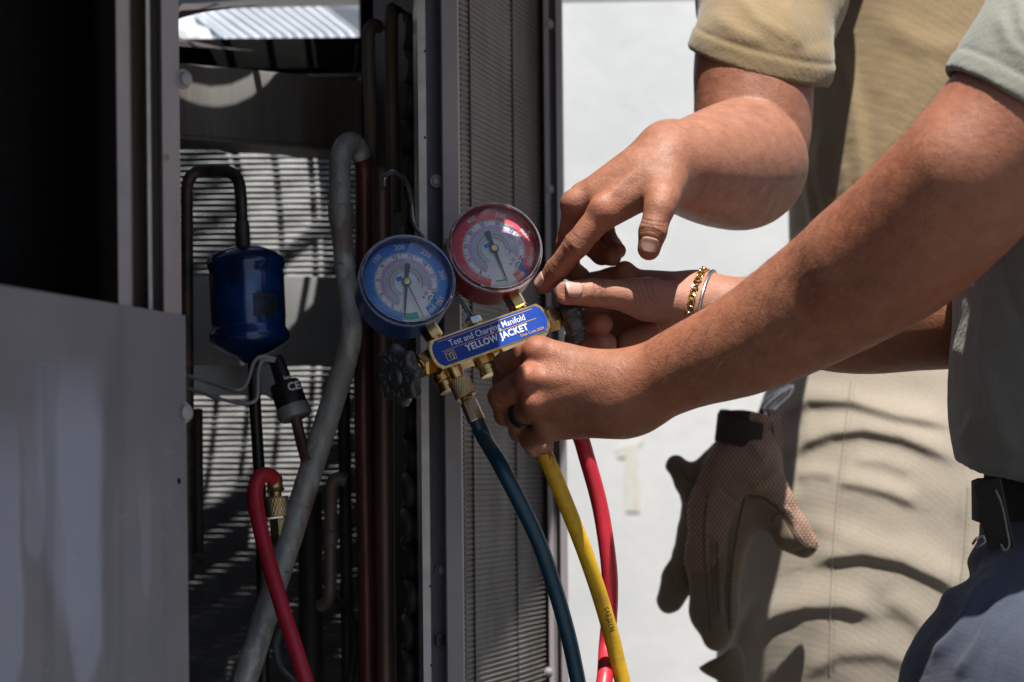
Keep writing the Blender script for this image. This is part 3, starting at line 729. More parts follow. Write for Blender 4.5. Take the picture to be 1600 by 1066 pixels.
pipe('elbow_pipe', [(541, 752, 2.14), (528, 748, 2.14), (519, 757, 2.14), (517, 790, 2.14), (516, 890, 2.14), (515, 925, 2.14), (511, 940, 2.145), (500, 948, 2.15)], [11, 11, 10.5, 10, 9.5, 9.5, 10, 10], M['brown_pipe'], unit, 8, 14)
pipe('pipe_collar', [(517, 829, 2.14), (516.8, 833, 2.14), (516.6, 850, 2.14), (516.5, 854, 2.14)], [9.5, 11.5, 11.5, 9.5], M['brown_pipe'], unit, 3, 14)
pipe('drain_pipe', [(484, 770, 2.24), (485, 900, 2.24), (487, 1130, 2.24)], 19, M['dark'], unit, 6, 16)
pipe('flexible_line', [(505, 950, 2.2), (525, 938, 2.19), (545, 958, 2.18), (555, 1000, 2.17), (548, 1060, 2.17), (540, 1110, 2.17)], 5.5, M['dark'], unit, 10, 12)
pipe('flexible_line', [(440, 985, 2.24), (432, 1010, 2.23), (440, 1045, 2.22), (462, 1070, 2.2), (475, 1110, 2.2)], 5, M['plate'], unit, 10, 12)
pipe('liquid_line', [(294, 905, 2.15), (293, 870, 2.15), (293, 640, 2.13), (292, 330, 2.10), (292, 296, 2.10), (298, 276, 2.10), (314, 268, 2.10), (340, 267, 2.095), (360, 270, 2.09), (372, 282, 2.085), (376, 304, 2.08), (378, 345, 2.08), (380, 392, 2.08)], [10, 10, 10, 9.5, 9.5, 9.5, 9.5, 9.5, 9.5, 9.5, 9.5, 9, 9], M['scorched'], unit, 8, 16, label='scorched thin pipe arching over into the blue canister')
pipe('pipe_joint', [(377.5, 346, 2.08), (377.8, 349, 2.08), (380, 384, 2.08), (380, 388, 2.08)], [9.5, 11.5, 11.5, 9], M['scorched'], unit, 3, 16)
pipe('lower_elbow', [(294, 850, 2.15), (296, 872, 2.15), (306, 872, 2.16), (310, 850, 2.18), (309, 640, 2.2)], 8, M['dark'], unit, 6, 12)
pipe('outlet_line', [(396, 560, 2.08), (398, 620, 2.085), (402, 690, 2.09), (406, 760, 2.09), (410, 900, 2.12), (412, 1100, 2.15)], 9.5, M['black_plastic'], unit, 6, 14)
# filter drier canister
ca, cb = V(383, 384, 2.085), V(391, 563, 2.085); ax = (ca - cb).normalized(); Hc = (ca - cb).length; rc = 58.5 * 2.085 / FPX
fr = frame_axis(cb, ax); mb = MB()
prof = [(0.006, -0.002), (0.012, 0.004), (rc * 0.62, 0.007), (rc * 0.93, 0.0135), (rc * 1.07, 0.018), (rc * 1.085, 0.021), (rc * 1.06, 0.024), (rc * 0.985, 0.028), (rc * 0.985, 0.032), (rc, 0.036), (rc, Hc - 0.026), (rc * 0.985, Hc - 0.022), (rc * 1.04, Hc - 0.0175), (rc * 1.05, Hc - 0.0145), (rc * 1.0, Hc - 0.011), (rc * 0.8, Hc - 0.0055), (rc * 0.45, Hc - 0.0015), (0.008, Hc), (0.0, Hc)]
mb.lathe(fr, prof, 56); can = mb.build('filter_canister', M['blue_can'], unit, 60, label='glossy dark blue filter canister below the arched pipe')
lab = MB(); wv = V(418, 470, 2.0); nn = 8; vs = []
for k in range(nn + 1):
    for h in (Hc * 0.36, Hc * 0.56):
        a = k / nn * 0.75 - 0.05
        dirv = (Vector((0, -1, 0)) * math.cos(a + 0.30) + Vector((1, 0, 0)) * math.sin(a + 0.30)); dirv = (dirv - ax * dirv.dot(ax)).normalized()
        vs.append(cb + ax * h + dirv * (rc + 0.0006))
lab.add(vs, [(2 * k, 2 * k + 2, 2 * k + 3, 2 * k + 1) for k in range(nn)]); lab.build('worn_sticker', M['sticker'], can, 60)
# pressure switch with its wires
sa, sb = V(431, 560, 2.06), V(463, 655, 2.05); ax = (sb - sa).normalized(); fr = frame_axis(sa, ax); L3 = (sb - sa).length; k = 2.055 / FPX
mb = MB(); mb.lathe(fr, [(0, -0.001), (10 * k, -0.001), (12 * k, 0.002), (13.5 * k, 0.02), (13.5 * k, L3 * 0.5), (23 * k, L3 * 0.42), (24.5 * k, L3 * 0.46), (25 * k, L3 * 0.80), (0.004, L3 * 0.82)], 28)
sw = mb.build('pressure_switch', M['black_plastic'], unit, 50, label='black pressure switch with white CE print and grey wires')
mb = MB(); mb.lathe(fr, [(24 * k, L3 * 0.785), (26.5 * k, L3 * 0.80), (27 * k, L3 * 0.93), (24 * k, L3 * 0.985), (9 * k, L3), (0, L3)], 28); mb.build('switch_base', M['plate'], sw, 50)
fq = frame_axis(V(459, 603, 2.02), (0.42, -0.9, 0.05)); tq = (-ax - fq.n * (-ax).dot(fq.n)).normalized(); fq = Fr(V(459, 604, 2.05) + fq.n * 0.0140, tq.cross(fq.n), tq, fq.n).at(-0.0055, 0, 0.0012)
mb = text_mesh(None, 'CE', fq, 0.0095, 0.0002, 0.02); text_mesh(mb, 'Sensata', fq.at(-0.001, 0.0085), 0.0042, 0.0002, 0.01); mb.build('switch_print', M['ink_white'], sw, 0)
pipe('switch_wire', [(276, 582, 2.09), (300, 589, 2.08), (330, 599, 2.07), (365, 609, 2.05), (381, 606, 2.05), (390, 588, 2.05), (396, 568, 2.05), (408, 557, 2.05), (432, 561, 2.055)], 3.0, M['wire'], sw, 8, 10)
pipe('switch_wire', [(276, 602, 2.09), (310, 612, 2.07), (345, 624, 2.05), (385, 630, 2.04), (401, 623, 2.04), (403, 602, 2.04), (404, 578, 2.045), (412, 563, 2.05), (432, 565, 2.055)], 3.0, M['wire'], sw, 8, 10)
pipe('switch_stub', [(461, 645, 2.05), (468, 680, 2.045), (479, 722, 2.03)], 9, M['copper'], unit, 6, 14)
# service port
def knurl(fr, r, z0, z1, name, mat, parent, nb=26, rows=7, amp=0.00035):
    n = nb * 6; m = rows * 6; vs = []; fs = []
    for j in range(m + 1):
        for i in range(n):
            a = 2 * math.pi * i / n; t = j / m
            q = abs(math.sin(a * nb / 2 + t * rows * math.pi / 2)) * abs(math.sin(a * nb / 2 - t * rows * math.pi / 2))
            e = 1 - 0.06 * max(0, (abs(t - 0.5) - 0.42) / 0.08)
            rr = (r + amp * (min(q * 2.2, 1.0) - 0.6)) * e; vs.append(fr.p(rr * math.cos(a), rr * math.sin(a), z0 + (z1 - z0) * t))
    for j in range(m):
        for i in range(n): fs.append((j * n + i, j * n + (i + 1) % n, (j + 1) * n + (i + 1) % n, (j + 1) * n + i))
    c0 = len(vs); vs += [fr.p(0, 0, z0), fr.p(0, 0, z1)]
    for i in range(n): fs += [(c0, (i + 1) % n, i), (c0 + 1, m * n + i, m * n + (i + 1) % n)]
    mb = MB(); mb.add(vs, fs); return mb.build(name, mat, parent, 30)
pa, pb = V(430, 744, 2.03), V(439, 850, 2.03); fr = frame_axis(pa, pb - pa); kk = 2.03 / FPX
mb = MB(); mb.lathe(fr, [(0, 66 * kk), (15 * kk, 66 * kk), (16 * kk, 70 * kk), (16 * kk, 104 * kk), (0, 106 * kk)], 6); port = mb.build('service_port', M['brass_dull'], unit, 30, label='brass service port joined to the thick grey pipe')
mb = MB(); mb.lathe(fr, [(0, 100 * kk), (9 * kk, 100 * kk), (9 * kk, 135 * kk), (0, 136 * kk)], 16); mb.build('port_stem', M['brass_dull'], port)

# corrugated white sheet lying behind the unit, seen above the beam
sheet = root('corrugated_sheet', 'sunlit white corrugated metal sheet seen above the dark rail inside the unit', 'metal sheet', V(420, 70, 2.9))
f0, f1, k0, k1 = V(360, 74, 2.80), V(570, 68, 2.80), V(215, -26, 3.1), V(424, -46, 3.1)
mb = MB(); n = 52; vs = []
for i in range(n + 1):
    t = i / n; o = 0.009 * (1 if i % 4 < 2 else -1)
    fp = f0.lerp(f1, t); kp = k0.lerp(k1, t); dip = 0.012 * math.exp(-((t - 0.12) / 0.12) ** 2)
    for s in (0, 0.06, 0.5, 1.0):
        q = fp.lerp(kp, s) + Vector((0, 0, o - (dip if s < 0.06 else dip * 0.4 * (1 - s)) - (0.004 if s == 0 else 0))); vs.append(q)
fs = [(4 * i + s, 4 * i + 4 + s, 4 * i + 5 + s, 4 * i + 1 + s) for i in range(n) for s in range(3)]
mb.add(vs, fs); link('sheet_metal', new_mesh('sheet_metal', mb.v, mb.f, 20), M['sheet'], sheet)
f0, f1, k0, k1 = V(262, 40, 2.84), V(372, 84, 2.79), V(262, -30, 3.0), V(330, -26, 3.05)
mb = MB(); vs = []; n = 20
for i in range(n + 1):
    t = i / n; fp = f0.lerp(f1, t); kp = k0.lerp(k1, t); o = 0.0025 * (1 if i % 4 < 2 else -1)
    for s in (0, 0.5, 1.0): vs.append(fp.lerp(kp, s) + Vector((0, 0, o - 0.01 * math.sin(s * 3.14))))
mb.add(vs, [(3 * i + s, 3 * i + 3 + s, 3 * i + 4 + s, 3 * i + 1 + s) for i in range(n) for s in range(2)]); link('bent_corner', new_mesh('bent_corner', mb.v, mb.f, 20), M['sheet'], sheet)
duct = root('round_duct', 'pale round metal duct behind the corrugated sheet', 'duct', V(520, 10, 3.3))
mb = MB(); fr = frame_axis(V(440, -8, 3.4), V(620, 14, 3.3) - V(440, -8, 3.4)); mb.lathe(fr, [(0, 0), (0.055, 0), (0.055, 0.2), (0, 0.2)], 32); link('duct_body', new_mesh('duct_body', mb.v, mb.f, 40), M['white_metal'], duct)

# ------------------------------------------------------------------ manifold gauge set
gn = Vector((0.20, -0.94, 0.28)).normalized()
gu = Vector((0.94, 0, 0.342)); gu.y = -(gu.x * gn.x + gu.z * gn.z) / gn.y; gu.normalize(); gv = gn.cross(gu)
GO = V(762, 526, 1.893); G = Fr(GO - gn * 0.012, gu, gv, gn)        # bar centre; label lies 12 mm in front
def onG(px, py, off=0.0):
    o = G.p(0, 0, off); d = V(px, py, 1.0) - camo.location; t = (o - camo.location).dot(gn) / d.dot(gn)
    q = camo.location + d * t - o; return q.dot(gu), q.dot(gv)
mani = root('manifold_gauge_set', 'brass gauge manifold with blue and red dials and three coloured hoses', 'gauge manifold', GO)
bx0, _ = onG(672, 552, 0.012); bx1, _ = onG(856, 492, 0.012)
hw = 0.0125
def stadium(x0, x1, h, bulge, n=7):
    pts = []
    for i in range(n + 1):
        t = -1 + 2 * i / n; pts.append((x1 - bulge + bulge * math.sqrt(max(0, 1 - (t * 0.98) ** 2)), h * t))
    for i in range(n + 1):
        t = 1 - 2 * i / n; pts.append((x0 + bulge - bulge * math.sqrt(max(0, 1 - (t * 0.98) ** 2)), h * t))
    return pts
mb = MB(); mb.prism(G, stadium(bx0, bx1, hw, 0.006), -0.012, 0.0108); mb.prism(G, stadium(bx0 + .0005, bx1 - .0005, hw - 0.0008, 0.006), 0.0108, 0.0116)
bar = mb.build('bar', M['brass'], mani, 35, label='brass manifold bar carrying the blue label')
lx0, lx1 = bx0 + 0.0022, bx1 - 0.0022
mb = MB(); mb.prism(G, stadium(lx0, lx1, hw - 0.0016, 0.0062), 0.0116, 0.0120); lab = mb.build('label_plate', M['label_blue'], bar, 35, label='blue label with white and gold lettering')
tl = 0.0122; xm = (lx0 + lx1) / 2
mb = text_mesh(None, 'Test and Charging Manifold', G.at(xm - 0.0005, 0.0048, tl), 0.0074, 0.00005, 0.004, sx=0.80)
text_mesh(mb, 'YELLOW JACKET', G.at(xm + 0.0045, -0.0034, tl), 0.0076, 0.00005, 0.028, sx=0.88, sp=1.07); mb.build('white_lettering', M['ink_white'], lab, 0)
mb = text_mesh(None, 'Date Code 2024', G.at(lx1 - 0.0155, -0.0085, tl), 0.0032, 0.00005, 0.01, sx=0.95)
for y in (0.0092, 0.0008): mb.box(G, lx0 + 0.007, lx1 - 0.008 - (0.003 if y < 0 else 0), y - 0.00025, y + 0.00025, 0.0120, 0.01225)
sx, sy, sz = lx0 + 0.0125, -0.0042, 0.0040
for q in ((-sz, sz, sz - 0.0006, sz), (-sz, sz, -sz, -sz + 0.0006), (-sz, -sz + 0.0006, -sz, sz), (sz - 0.0006, sz, -sz, sz)): mb.box(G, sx + q[0], sx + q[1], sy + q[2], sy + q[3], 0.0120, 0.01225)
text_mesh(mb, 'YJ', G.at(sx, sy, tl), 0.0062, 0.00005, 0.03); mb.build('gold_lettering', M['ink_gold'], lab, 0)

def annulus(mb, fr, r0, r1, a0, a1, z, n=60):
    vs = []; 
    for i in range(n + 1):
        a = R(a0 + (a1 - a0) * i / n)
        for r in (r0, r1): vs.append(fr.p(r * math.sin(a), r * math.cos(a), z))
    mb.add(vs, [(2 * i, 2 * i + 1, 2 * i + 3, 2 * i + 2) for i in range(n)])
def ticks(mb, fr, lst, z):
    for ang, r0, r1, w in lst:
        a = R(ang); s, c = math.sin(a), math.cos(a); h = w / 2
        mb.add([fr.p(r * s + q * h * c, r * c - q * h * s, z) for r, q in ((r0, -1), (r0, 1), (r1, 1), (r1, -1))], [(0, 1, 2, 3)])
def numeral(mb, fr, txt, ang, r, size, z, bold=0.01):
    a = R(ang); f = Fr(fr.p(r * math.sin(a), r * math.cos(a), z), fr.u * math.cos(a) - fr.v * math.sin(a), fr.u * math.sin(a) + fr.v * math.cos(a), fr.n)
    text_mesh(mb, txt, f, size, 0.00003, bold)
def gauge(px, py, off, body, ring_ink, nums, inner, start, per, needle, tail, label, stem_px, pocket):
    gx, gy = onG(px, py, off); fr = G.at(gx, gy, off); Rg = 0.0372
    rt = mani
    mb = MB(); mb.lathe(fr, [(0, -0.036), (Rg * 0.82, -0.036), (Rg * 0.97, -0.0335), (Rg * 1.005, -0.030), (Rg * 1.005, -0.004), (Rg * 1.015, -0.0025), (Rg * 1.015, 0.0), (Rg * 0.93, 0.0), (Rg * 0.92, -0.005), (0, -0.005)], 72)
    g = mb.build('gauge', body, rt, 40, label=label)
    z = -0.0046; Rd = Rg * 0.915
    mb = MB(); mb.lathe(fr.at(0, 0, z - 0.0003), [(0, 0.0003), (Rd, 0.0003), (Rd, 0)], 72); dial = mb.build('dial_face', M['dial'], g, 40)
    mb = MB(); annulus(mb, fr, Rd * 0.735, Rd, start, start + 318, z + 0.0002); mb.build('scale_band', ring_ink, dial, 0)
    mb = MB(); annulus(mb, fr, Rd * 0.51, Rd * 0.61, start + 12, 128, z + 0.0002); annulus(mb, fr, Rd * 0.36, Rd * 0.40, start + 20, 128, z + 0.0002); mb.build('purple_band', M['ink_purple'], dial, 0)
    mb = MB(); annulus(mb, fr, Rd * 0.41, Rd * 0.505, start + 12, 118, z + 0.00018); annulus(mb, fr, Rd * 0.27, Rd * 0.35, start + 12, 110, z + 0.00018); mb.build('green_band', M['ink_green'], dial, 0)
    mb = MB(); annulus(mb, fr, Rd * 0.385, Rd * 0.40, start + 20, 120, z + 0.00028); annulus(mb, fr, Rd * 0.30, Rd * 0.315, 20, 100, z + 0.00028); mb.build('red_line', M['ink_red'], dial, 0)
    mb = MB(); lst = []
    k = 0; a = start + 6
    while a < start + 312:
        lst.append((a, Rd * (0.705 if k % 5 else 0.66), Rd * 0.735, 0.00028 if k % 5 else 0.0004)); a += 4.2 * 0.75; k += 1
    ticks(mb, fr, lst, z + 0.0003)
    for i, t in enumerate(inner): numeral(mb, fr, t, start + 24 + i * 32, Rd * 0.655, 0.0040, z + 0.0003)
    lst = [(start + 14 + i * 6.5, Rd * (0.535 if i % 3 else 0.52), Rd * 0.555, 0.00025) for i in range(40)] + [(start + 14 + i * 8, Rd * 0.44, Rd * 0.46, 0.00025) for i in range(30)]
    ticks(mb, fr, [q for q in lst if q[0] < 124], z + 0.0003)
    mb.build('navy_scale', M['ink_navy'], dial, 0)
    mb = MB(); lst = []; a = start + 6; k = 0
    while a < start + 312:
        lst.append((a, Rd * 0.737, Rd * (0.765 if k % 5 else 0.80), 0.0003)); a += 4.2 * 0.75; k += 1
    ticks(mb, fr, lst, z + 0.0003)
    for t, an in nums: numeral(mb, fr, t, an, Rd * 0.872, 0.0058, z + 0.0004, 0.012)
    mb.build('white_scale', M['ink_white'], dial, 0)
    mb = MB()
    if pocket == 'blue':
        annulus(mb, fr, Rd * 0.74, Rd * 0.90, 183, 207, z + 0.0003); mb.build('green_arc', M['ink_teal'], dial, 0)
    else:
        annulus(mb, fr, Rd * 0.76, Rd * 0.80, 183, 200, z + 0.0003); mb.build('green_arc', M['ink_teal'], dial, 0)
    mb = MB()
    annulus(mb, fr, Rd * 0.74, Rd * 0.97, 143, 152 if pocket == 'blue' else 150, z + 0.0003, 12); annulus(mb, fr, Rd * 0.70, Rd * 0.75, 127, 150, z + 0.00032, 14)
    mb.build('scale_end', M['ink_blue'], dial, 0, kind='stuff')
    mb = MB(); mb.box(fr, -0.0062, -0.0012, 0.0030, 0.0066, z + 0.0002, z + 0.0004); mb.build('blue_badge', M['ink_blue'], dial, 0)
    mb = MB(); f = Fr(fr.p(Rd * 0.30, -Rd * 0.42, z + 0.0004), gu * math.cos(R(-40)) - gv * math.sin(R(-40)), gu * math.sin(R(-40)) + gv * math.cos(R(-40)), gn)
    for i, t in enumerate(('R-22', 'kPa', 'psi')): text_mesh(mb, t, f.at(0, -0.0042 * i), 0.0036, 0.00003)
    mb.build('grey_print', M['ink_black'], dial, 0)
    # pointer: broad tail one way, thin tip the other
    a = R(needle); s, c = math.sin(a), math.cos(a); nf = Fr(fr.p(0, 0, z + 0.002), (c * gu - s * gv), (s * gu + c * gv), gn)
    mb = MB(); mb.prism(nf, [(-0.0004, Rd * 0.86), (0.0004, Rd * 0.86), (0.0011, 0), (0.0021, -Rd * 0.46), (-0.0021, -Rd * 0.46), (-0.0011, 0)], 0, 0.0004); mb.build('pointer', M['knob'], g, 0)
    if tail is not None:
        a = R(tail); s, c = math.sin(a), math.cos(a); nf = Fr(fr.p(0, 0, z + 0.0027), (c * gu - s * gv), (s * gu + c * gv), gn)
        mb = MB(); mb.prism(nf, [(-0.0002, Rd * 0.93), (0.0002, Rd * 0.93), (0.0004, 0), (-0.0004, 0)], 0, 0.0003); mb.build('thin_pointer', M['knob'], g, 0)
    mb = MB(); mb.lathe(fr.at(0, 0, z + 0.002), [(0.0036, 0), (0.0036, 0.0012), (0, 0.0012)], 24); mb.build('pointer_boss', M['knob'], g, 40)
    mb = MB(); mb.lathe(fr.at(0, 0, z + 0.0032), [(0.0026, 0), (0.0025, 0.0009), (0, 0.0011)], 20); mb.build('hub_screw', M['brass'], g, 40)
    mb = MB(); mb.lathe(fr.at(Rd * 0.07, -Rd * 0.42, z), [(0.0013, 0), (0.0012, 0.0007), (0, 0.0008)], 14); mb.build('adjusting_screw', M['brass'], g, 40)
    mb = MB(); mb.lathe(fr.at(Rd * 0.46, -Rd * 0.14, z + 0.0056), [(0, 0.0), (0.0052, 0.0), (0.0052, 0.0012), (0.0042, 0.0014), (0, 0.0014)], 28); mb.build('lens_plug', M['clear'], g, 40)
    mb = MB(); mb.lathe(fr, [(Rg * 0.97, 0.0002), (Rg * 1.0, 0.0008), (Rg * 1.0, 0.0034), (Rg * 0.975, 0.0050), (Rg * 0.945, 0.0052), (Rg * 0.925, 0.0042), (Rg * 0.905, 0.0030), (Rg * 0.89, 0.0034), (Rg * 0.60, 0.0046), (0, 0.0052)], 96)
    mb.build('lens', M['clear'], g, 60)
    mb = MB(); mb.lathe(fr, [(Rg * 0.985, -0.0012), (Rg * 1.03, -0.0010), (Rg * 1.03, 0.0016), (Rg * 0.985, 0.0018)], 96); mb.build('lens_ring', M['rim_highlight'], g, 50)
    mb = MB(); mb.lathe(fr, [(Rg * 0.952, 0.0048), (Rg * 0.962, 0.0058), (Rg * 0.976, 0.0058), (Rg * 0.986, 0.0046)], 96); mb.build('lens_rim', M['rim_highlight'], g, 50)
    # stem and hexagon down to the bar
    sxx, syy = stem_px; d = Vector((sxx - gx, hw - gy)); d.normalize()
    ef = Fr(G.p(sxx, hw, -0.004), gu, gn, -(gu * d.x + gv * d.y)); ef.u = ef.v.cross(ef.n)
    ln = math.hypot(sxx - gx, hw - gy) - Rg
    mb = MB(); mb.lathe(ef, [(0.0062, -0.0005), (0.0062, 0.0022), (0.0048, 0.003), (0.0048, 0.006)], 24); mb.build('stem_neck', M['brass'], g, 40)
    mb = MB(); mb.lathe(ef, [(0, 0.0045), (0.0072, 0.0045), (0.0078, 0.0055), (0.0078, ln + 0.001), (0.007, ln + 0.004), (0, ln + 0.004)], 6); mb.build('stem_hexagon', M['brass'], g, 25)
    return g
def bnum(p): return 13 + (p - 200) * 0.84
def rnum(p): return 34 + (p - 500) * 0.47
sxb = onG(682, 524, 0)[0]; sxr = onG(811, 476, 0)[0]
gauge(636, 439, 0.014, M['blue'], M['ink_blue'], [(str(q), bnum(q)) for q in (150, 200, 250, 300, 350)] + [('psi', 158)], ['0', '3', '6', '9', '12', '15', '18', '21', '24'], -152, 0.84, 206, 178, 'blue pressure gauge on the left of the manifold', (sxb, 0), 'blue')
gauge(773, 387, 0.014, M['red'], M['ink_red'], [(str(q), rnum(q)) for q in (400, 500, 600, 700)] + [('800', 158)], ['5', '10', '15', '20', '25', '30', '35', '40', '45'], -152, 0.47, 182, None, 'red pressure gauge on the right of the manifold', (sxr, 0), 'red')

# hanging hook: nut on the bar, rod rising behind the blue gauge and curling over the copper pipe
hx = onG(741, 503, 0)[0]; ef = Fr(G.p(hx, hw, 0), gu, gn, gv); ef.u = ef.v.cross(ef.n)
mb = MB(); mb.lathe(ef, [(0.0072, -0.0005), (0.0070, 0.002), (0.0055, 0.003), (0.0055, 0.004)], 24); mb.build('hook_boss', M['brass'], mani)
mb = MB(); mb.lathe(ef, [(0, 0.0035), (0.0064, 0.0035), (0.0068, 0.0045), (0.0068, 0.0085), (0.006, 0.0098), (0, 0.0098)], 6); mb.build('hook_nut', M['steel'], mani, 25)
h0 = ef.p(0, 0, 0.006)
hp = [tuple(h0), tuple(h0.lerp(V(716, 462, 1.96), 0.6)), tuple(V(716, 462, 1.96)), tuple(V(690, 420, 1.975)), tuple(V(664, 378, 1.99)), tuple(V(650, 356, 2.0)), tuple(V(645, 340, 2.005)), tuple(V(644, 318, 2.01)), tuple(V(639, 294, 2.02)), tuple(V(628, 276, 2.03)), tuple(V(614, 269, 2.04)), tuple(V(602, 276, 2.05)), tuple(V(600, 292, 2.048))]
mb = MB(); mb.tube(spline(hp, 6), 0.0021, 12); mb.build('hanging_hook', M['steel'], mani, 60, label='bent steel hook rod behind the blue gauge')

# valve knobs: bonnet, hexagon, lobed hand wheel
def knob(fr, rad, th, name_root, letters, axis_len):
    mb = MB(); n = 96; nl = 8; vs = []; fs = []
    prof = [(0.0, th), (0.30, th), (0.36, th * 0.86), (0.62, th * 0.90), (0.80, th * 0.93), (0.93, th * 0.86), (1.0, th * 0.68), (1.0, th * 0.26), (0.93, th * 0.06), (0.80, 0.0), (0.3, 0.0), (0.0, 0.0)]
    for t, h in prof:
        for i in range(n):
            a = 2 * math.pi * i / n; lob = math.cos(nl * a); k = 1 + (0.14 * (lob * 0.75 + 0.25 * abs(lob)) - 0.04) * max(0, (t - 0.55) / 0.45)
            vs.append(fr.p(rad * t * k * math.cos(a), rad * t * k * math.sin(a), h))
    for j in range(len(prof) - 1):
        for i in range(n): q = (i + 1) % n; fs.append((j * n + i, (j + 1) * n + i, (j + 1) * n + q, j * n + q))
    mb.add(vs, fs); kb = mb.build('valve_knob', M['knob'], mani, 50, label=name_root)
    mb = MB(); mb.lathe(fr.at(0, 0, th), [(0.30 * rad, -0.0004), (0.28 * rad, 0.0012), (0.16 * rad, 0.0013), (0.14 * rad, 0.0002), (0, 0.0002)], 24); mb.build('knob_screw', M['knob'], kb, 40)
    if letters:
        mb = MB()
        for i, ch in enumerate(letters):
            if ch == ' ': continue
            a = R(120 - i * 360 / len(letters)); q = Fr(fr.p(rad * 0.64 * math.cos(a), rad * 0.64 * math.sin(a), th * 0.905), fr.u * math.sin(a) - fr.v * math.cos(a), fr.u * math.cos(a) + fr.v * math.sin(a), fr.n)
            text_mesh(mb, ch, q, rad * 0.27, 0.0002, 0.01)
        mb.build('knob_lettering', M['engrave'], kb, 0)
    return kb
lend = G.p(bx0, 0.0, -0.001)
kc = V(627, 586, 1.866); ax = (kc - lend).normalized()
def axial(o, ax, lst, seg, name, mat, parent, ph=0.0, sm=30):
    fr = frame_axis(o, ax); mb = MB(); mb.lathe(fr, lst, seg, ph); return mb.build(name, mat, parent, sm)
axial(lend - ax * 0.002, ax, [(0, 0), (0.0078, 0), (0.0078, 0.003), (0, 0.003)], 24, 'valve_collar', M['brass'], mani)
axial(lend + ax * 0.0005, ax, [(0, 0), (0.0098, 0), (0.0105, 0.0012), (0.0105, 0.0105), (0.0088, 0.0125), (0, 0.0125)], 6, 'valve_bonnet', M['brass'], mani, 0.3)
axial(lend + ax * 0.012, ax, [(0.0072, 0), (0.0066, 0.002), (0.0045, 0.003), (0.0045, 0.02)], 20, 'valve_stem', M['brass'], mani)
kax = Vector((-0.70, -0.66, -0.20)).normalized(); kf = frame_axis(kc - kax * 0.004, kax)
knob(kf, 0.0225, 0.012, 'black lobed hand wheel at the left end with raised lettering', 'YELLOW JACKET ', 0.02)
rend = G.p(bx1, 0.0, -0.001); ax = (gu * 1.0 + gn * -0.10).normalized()
axial(rend - ax * 0.002, ax, [(0, 0), (0.0085, 0), (0.0085, 0.003), (0.0078, 0.0035), (0, 0.0035)], 24, 'valve_collar', M['brass'], mani)
axial(rend + ax * 0.0008, ax, [(0, 0), (0.0098, 0), (0.0105, 0.0012), (0.0105, 0.0095), (0.0088, 0.0115), (0, 0.0115)], 6, 'valve_bonnet', M['brass'], mani, 0.2)
axial(rend + ax * 0.012, ax, [(0.0070, 0), (0.0066, 0.002), (0.0040, 0.0025), (0.0040, 0.016)], 20, 'valve_stem', M['brass'], mani)
kf = frame_axis(rend + ax * 0.015, (ax + Vector((0, -0.35, 0.0))).normalized()); knob(kf, 0.0225, 0.016, 'black lobed hand wheel at the right end held by fingers', '', 0.02)

# ports and hoses
def port(px, py, name, big=True, tilt=0.0):
    x = onG(px, py, 0)[0]; d = (-gv + gu * tilt).normalized(); o = G.p(x, -hw, -0.001)
    axial(o - d * 0.001, d, [(0.0062, 0), (0.0060, 0.005), (0.0056, 0.006), (0.0056, 0.014)], 24, 'hose_port', M['brass'], mani)
    return o, d
o, d = port(708, 572, 'p')
knurl(frame_axis(o, d), 0.0086, 0.0085, 0.0245, 'knurled_nut', M['brass_dull'], mani)
axial(o, d, [(0.005, 0.0245), (0.0055, 0.0275), (0.0068, 0.0285), (0.0072, 0.0445), (0.0066, 0.0455), (0, 0.0455)], 8, 'hose_ferrule', M['brass_dull'], mani, 0.2)
hs = o + d * 0.044
mb = MB(); path = [tuple(hs), tuple(hs + d * 0.016), tuple(V(785, 733, 1.85)), tuple(V(838, 838, 1.855)), tuple(V(872, 936, 1.865)), tuple(V(896, 1030, 1.875)), tuple(V(908, 1120, 1.88)), tuple(V(905, 1300, 1.90)), tuple(V(820, 1560, 1.95)), (-0.1, 2.1, 0.55), (-0.2, 2.15, 0.35)]
mb.tube(spline(path, 10), 0.0062, 20); mb.build('blue_hose', M['hose_blue'], mani, 60, label='dark blue rubber hose curving down from the left port')
# rear blank ports seen below the bar
for px, py, z in ((694, 582, -0.010), (757, 560, -0.006)):
    x = onG(px, py, 0)[0]; q = G.p(x, -hw, z); axial(q, -gv, [(0.0075, -0.001), (0.0075, 0.004), (0.0062, 0.005), (0.0062, 0.009), (0.0070, 0.0095), (0.0070, 0.013), (0, 0.0135)], 20, 'blank_port', M['brass'], mani)
o, d = port(775, 552, 'c')
knurl(frame_axis(o, d), 0.0080, 0.0075, 0.0215, 'knurled_nut', M['brass_dull'], mani)
hs = o + d * 0.022
mb = MB(); path = [tuple(hs), tuple(hs + d * 0.02), tuple(V(836, 668, 1.888)), tuple(V(850, 706, 1.886)), tuple(V(882, 782, 1.892)), tuple(V(915, 866, 1.905)), tuple(V(943, 950, 1.922)), tuple(V(964, 1030, 1.935)), tuple(V(980, 1120, 1.94)), tuple(V(990, 1350, 1.94)), (0.13, 1.9, 0.5), (0.2, 1.9, 0.2), (0.35, 1.85, 0.02)]
ysp = spline(path, 10); mb.tube(ysp, 0.0064, 20); yh = mb.build('yellow_hose', M['hose_yellow'], mani, 60, label='yellow rubber hose printed SAE J2196')
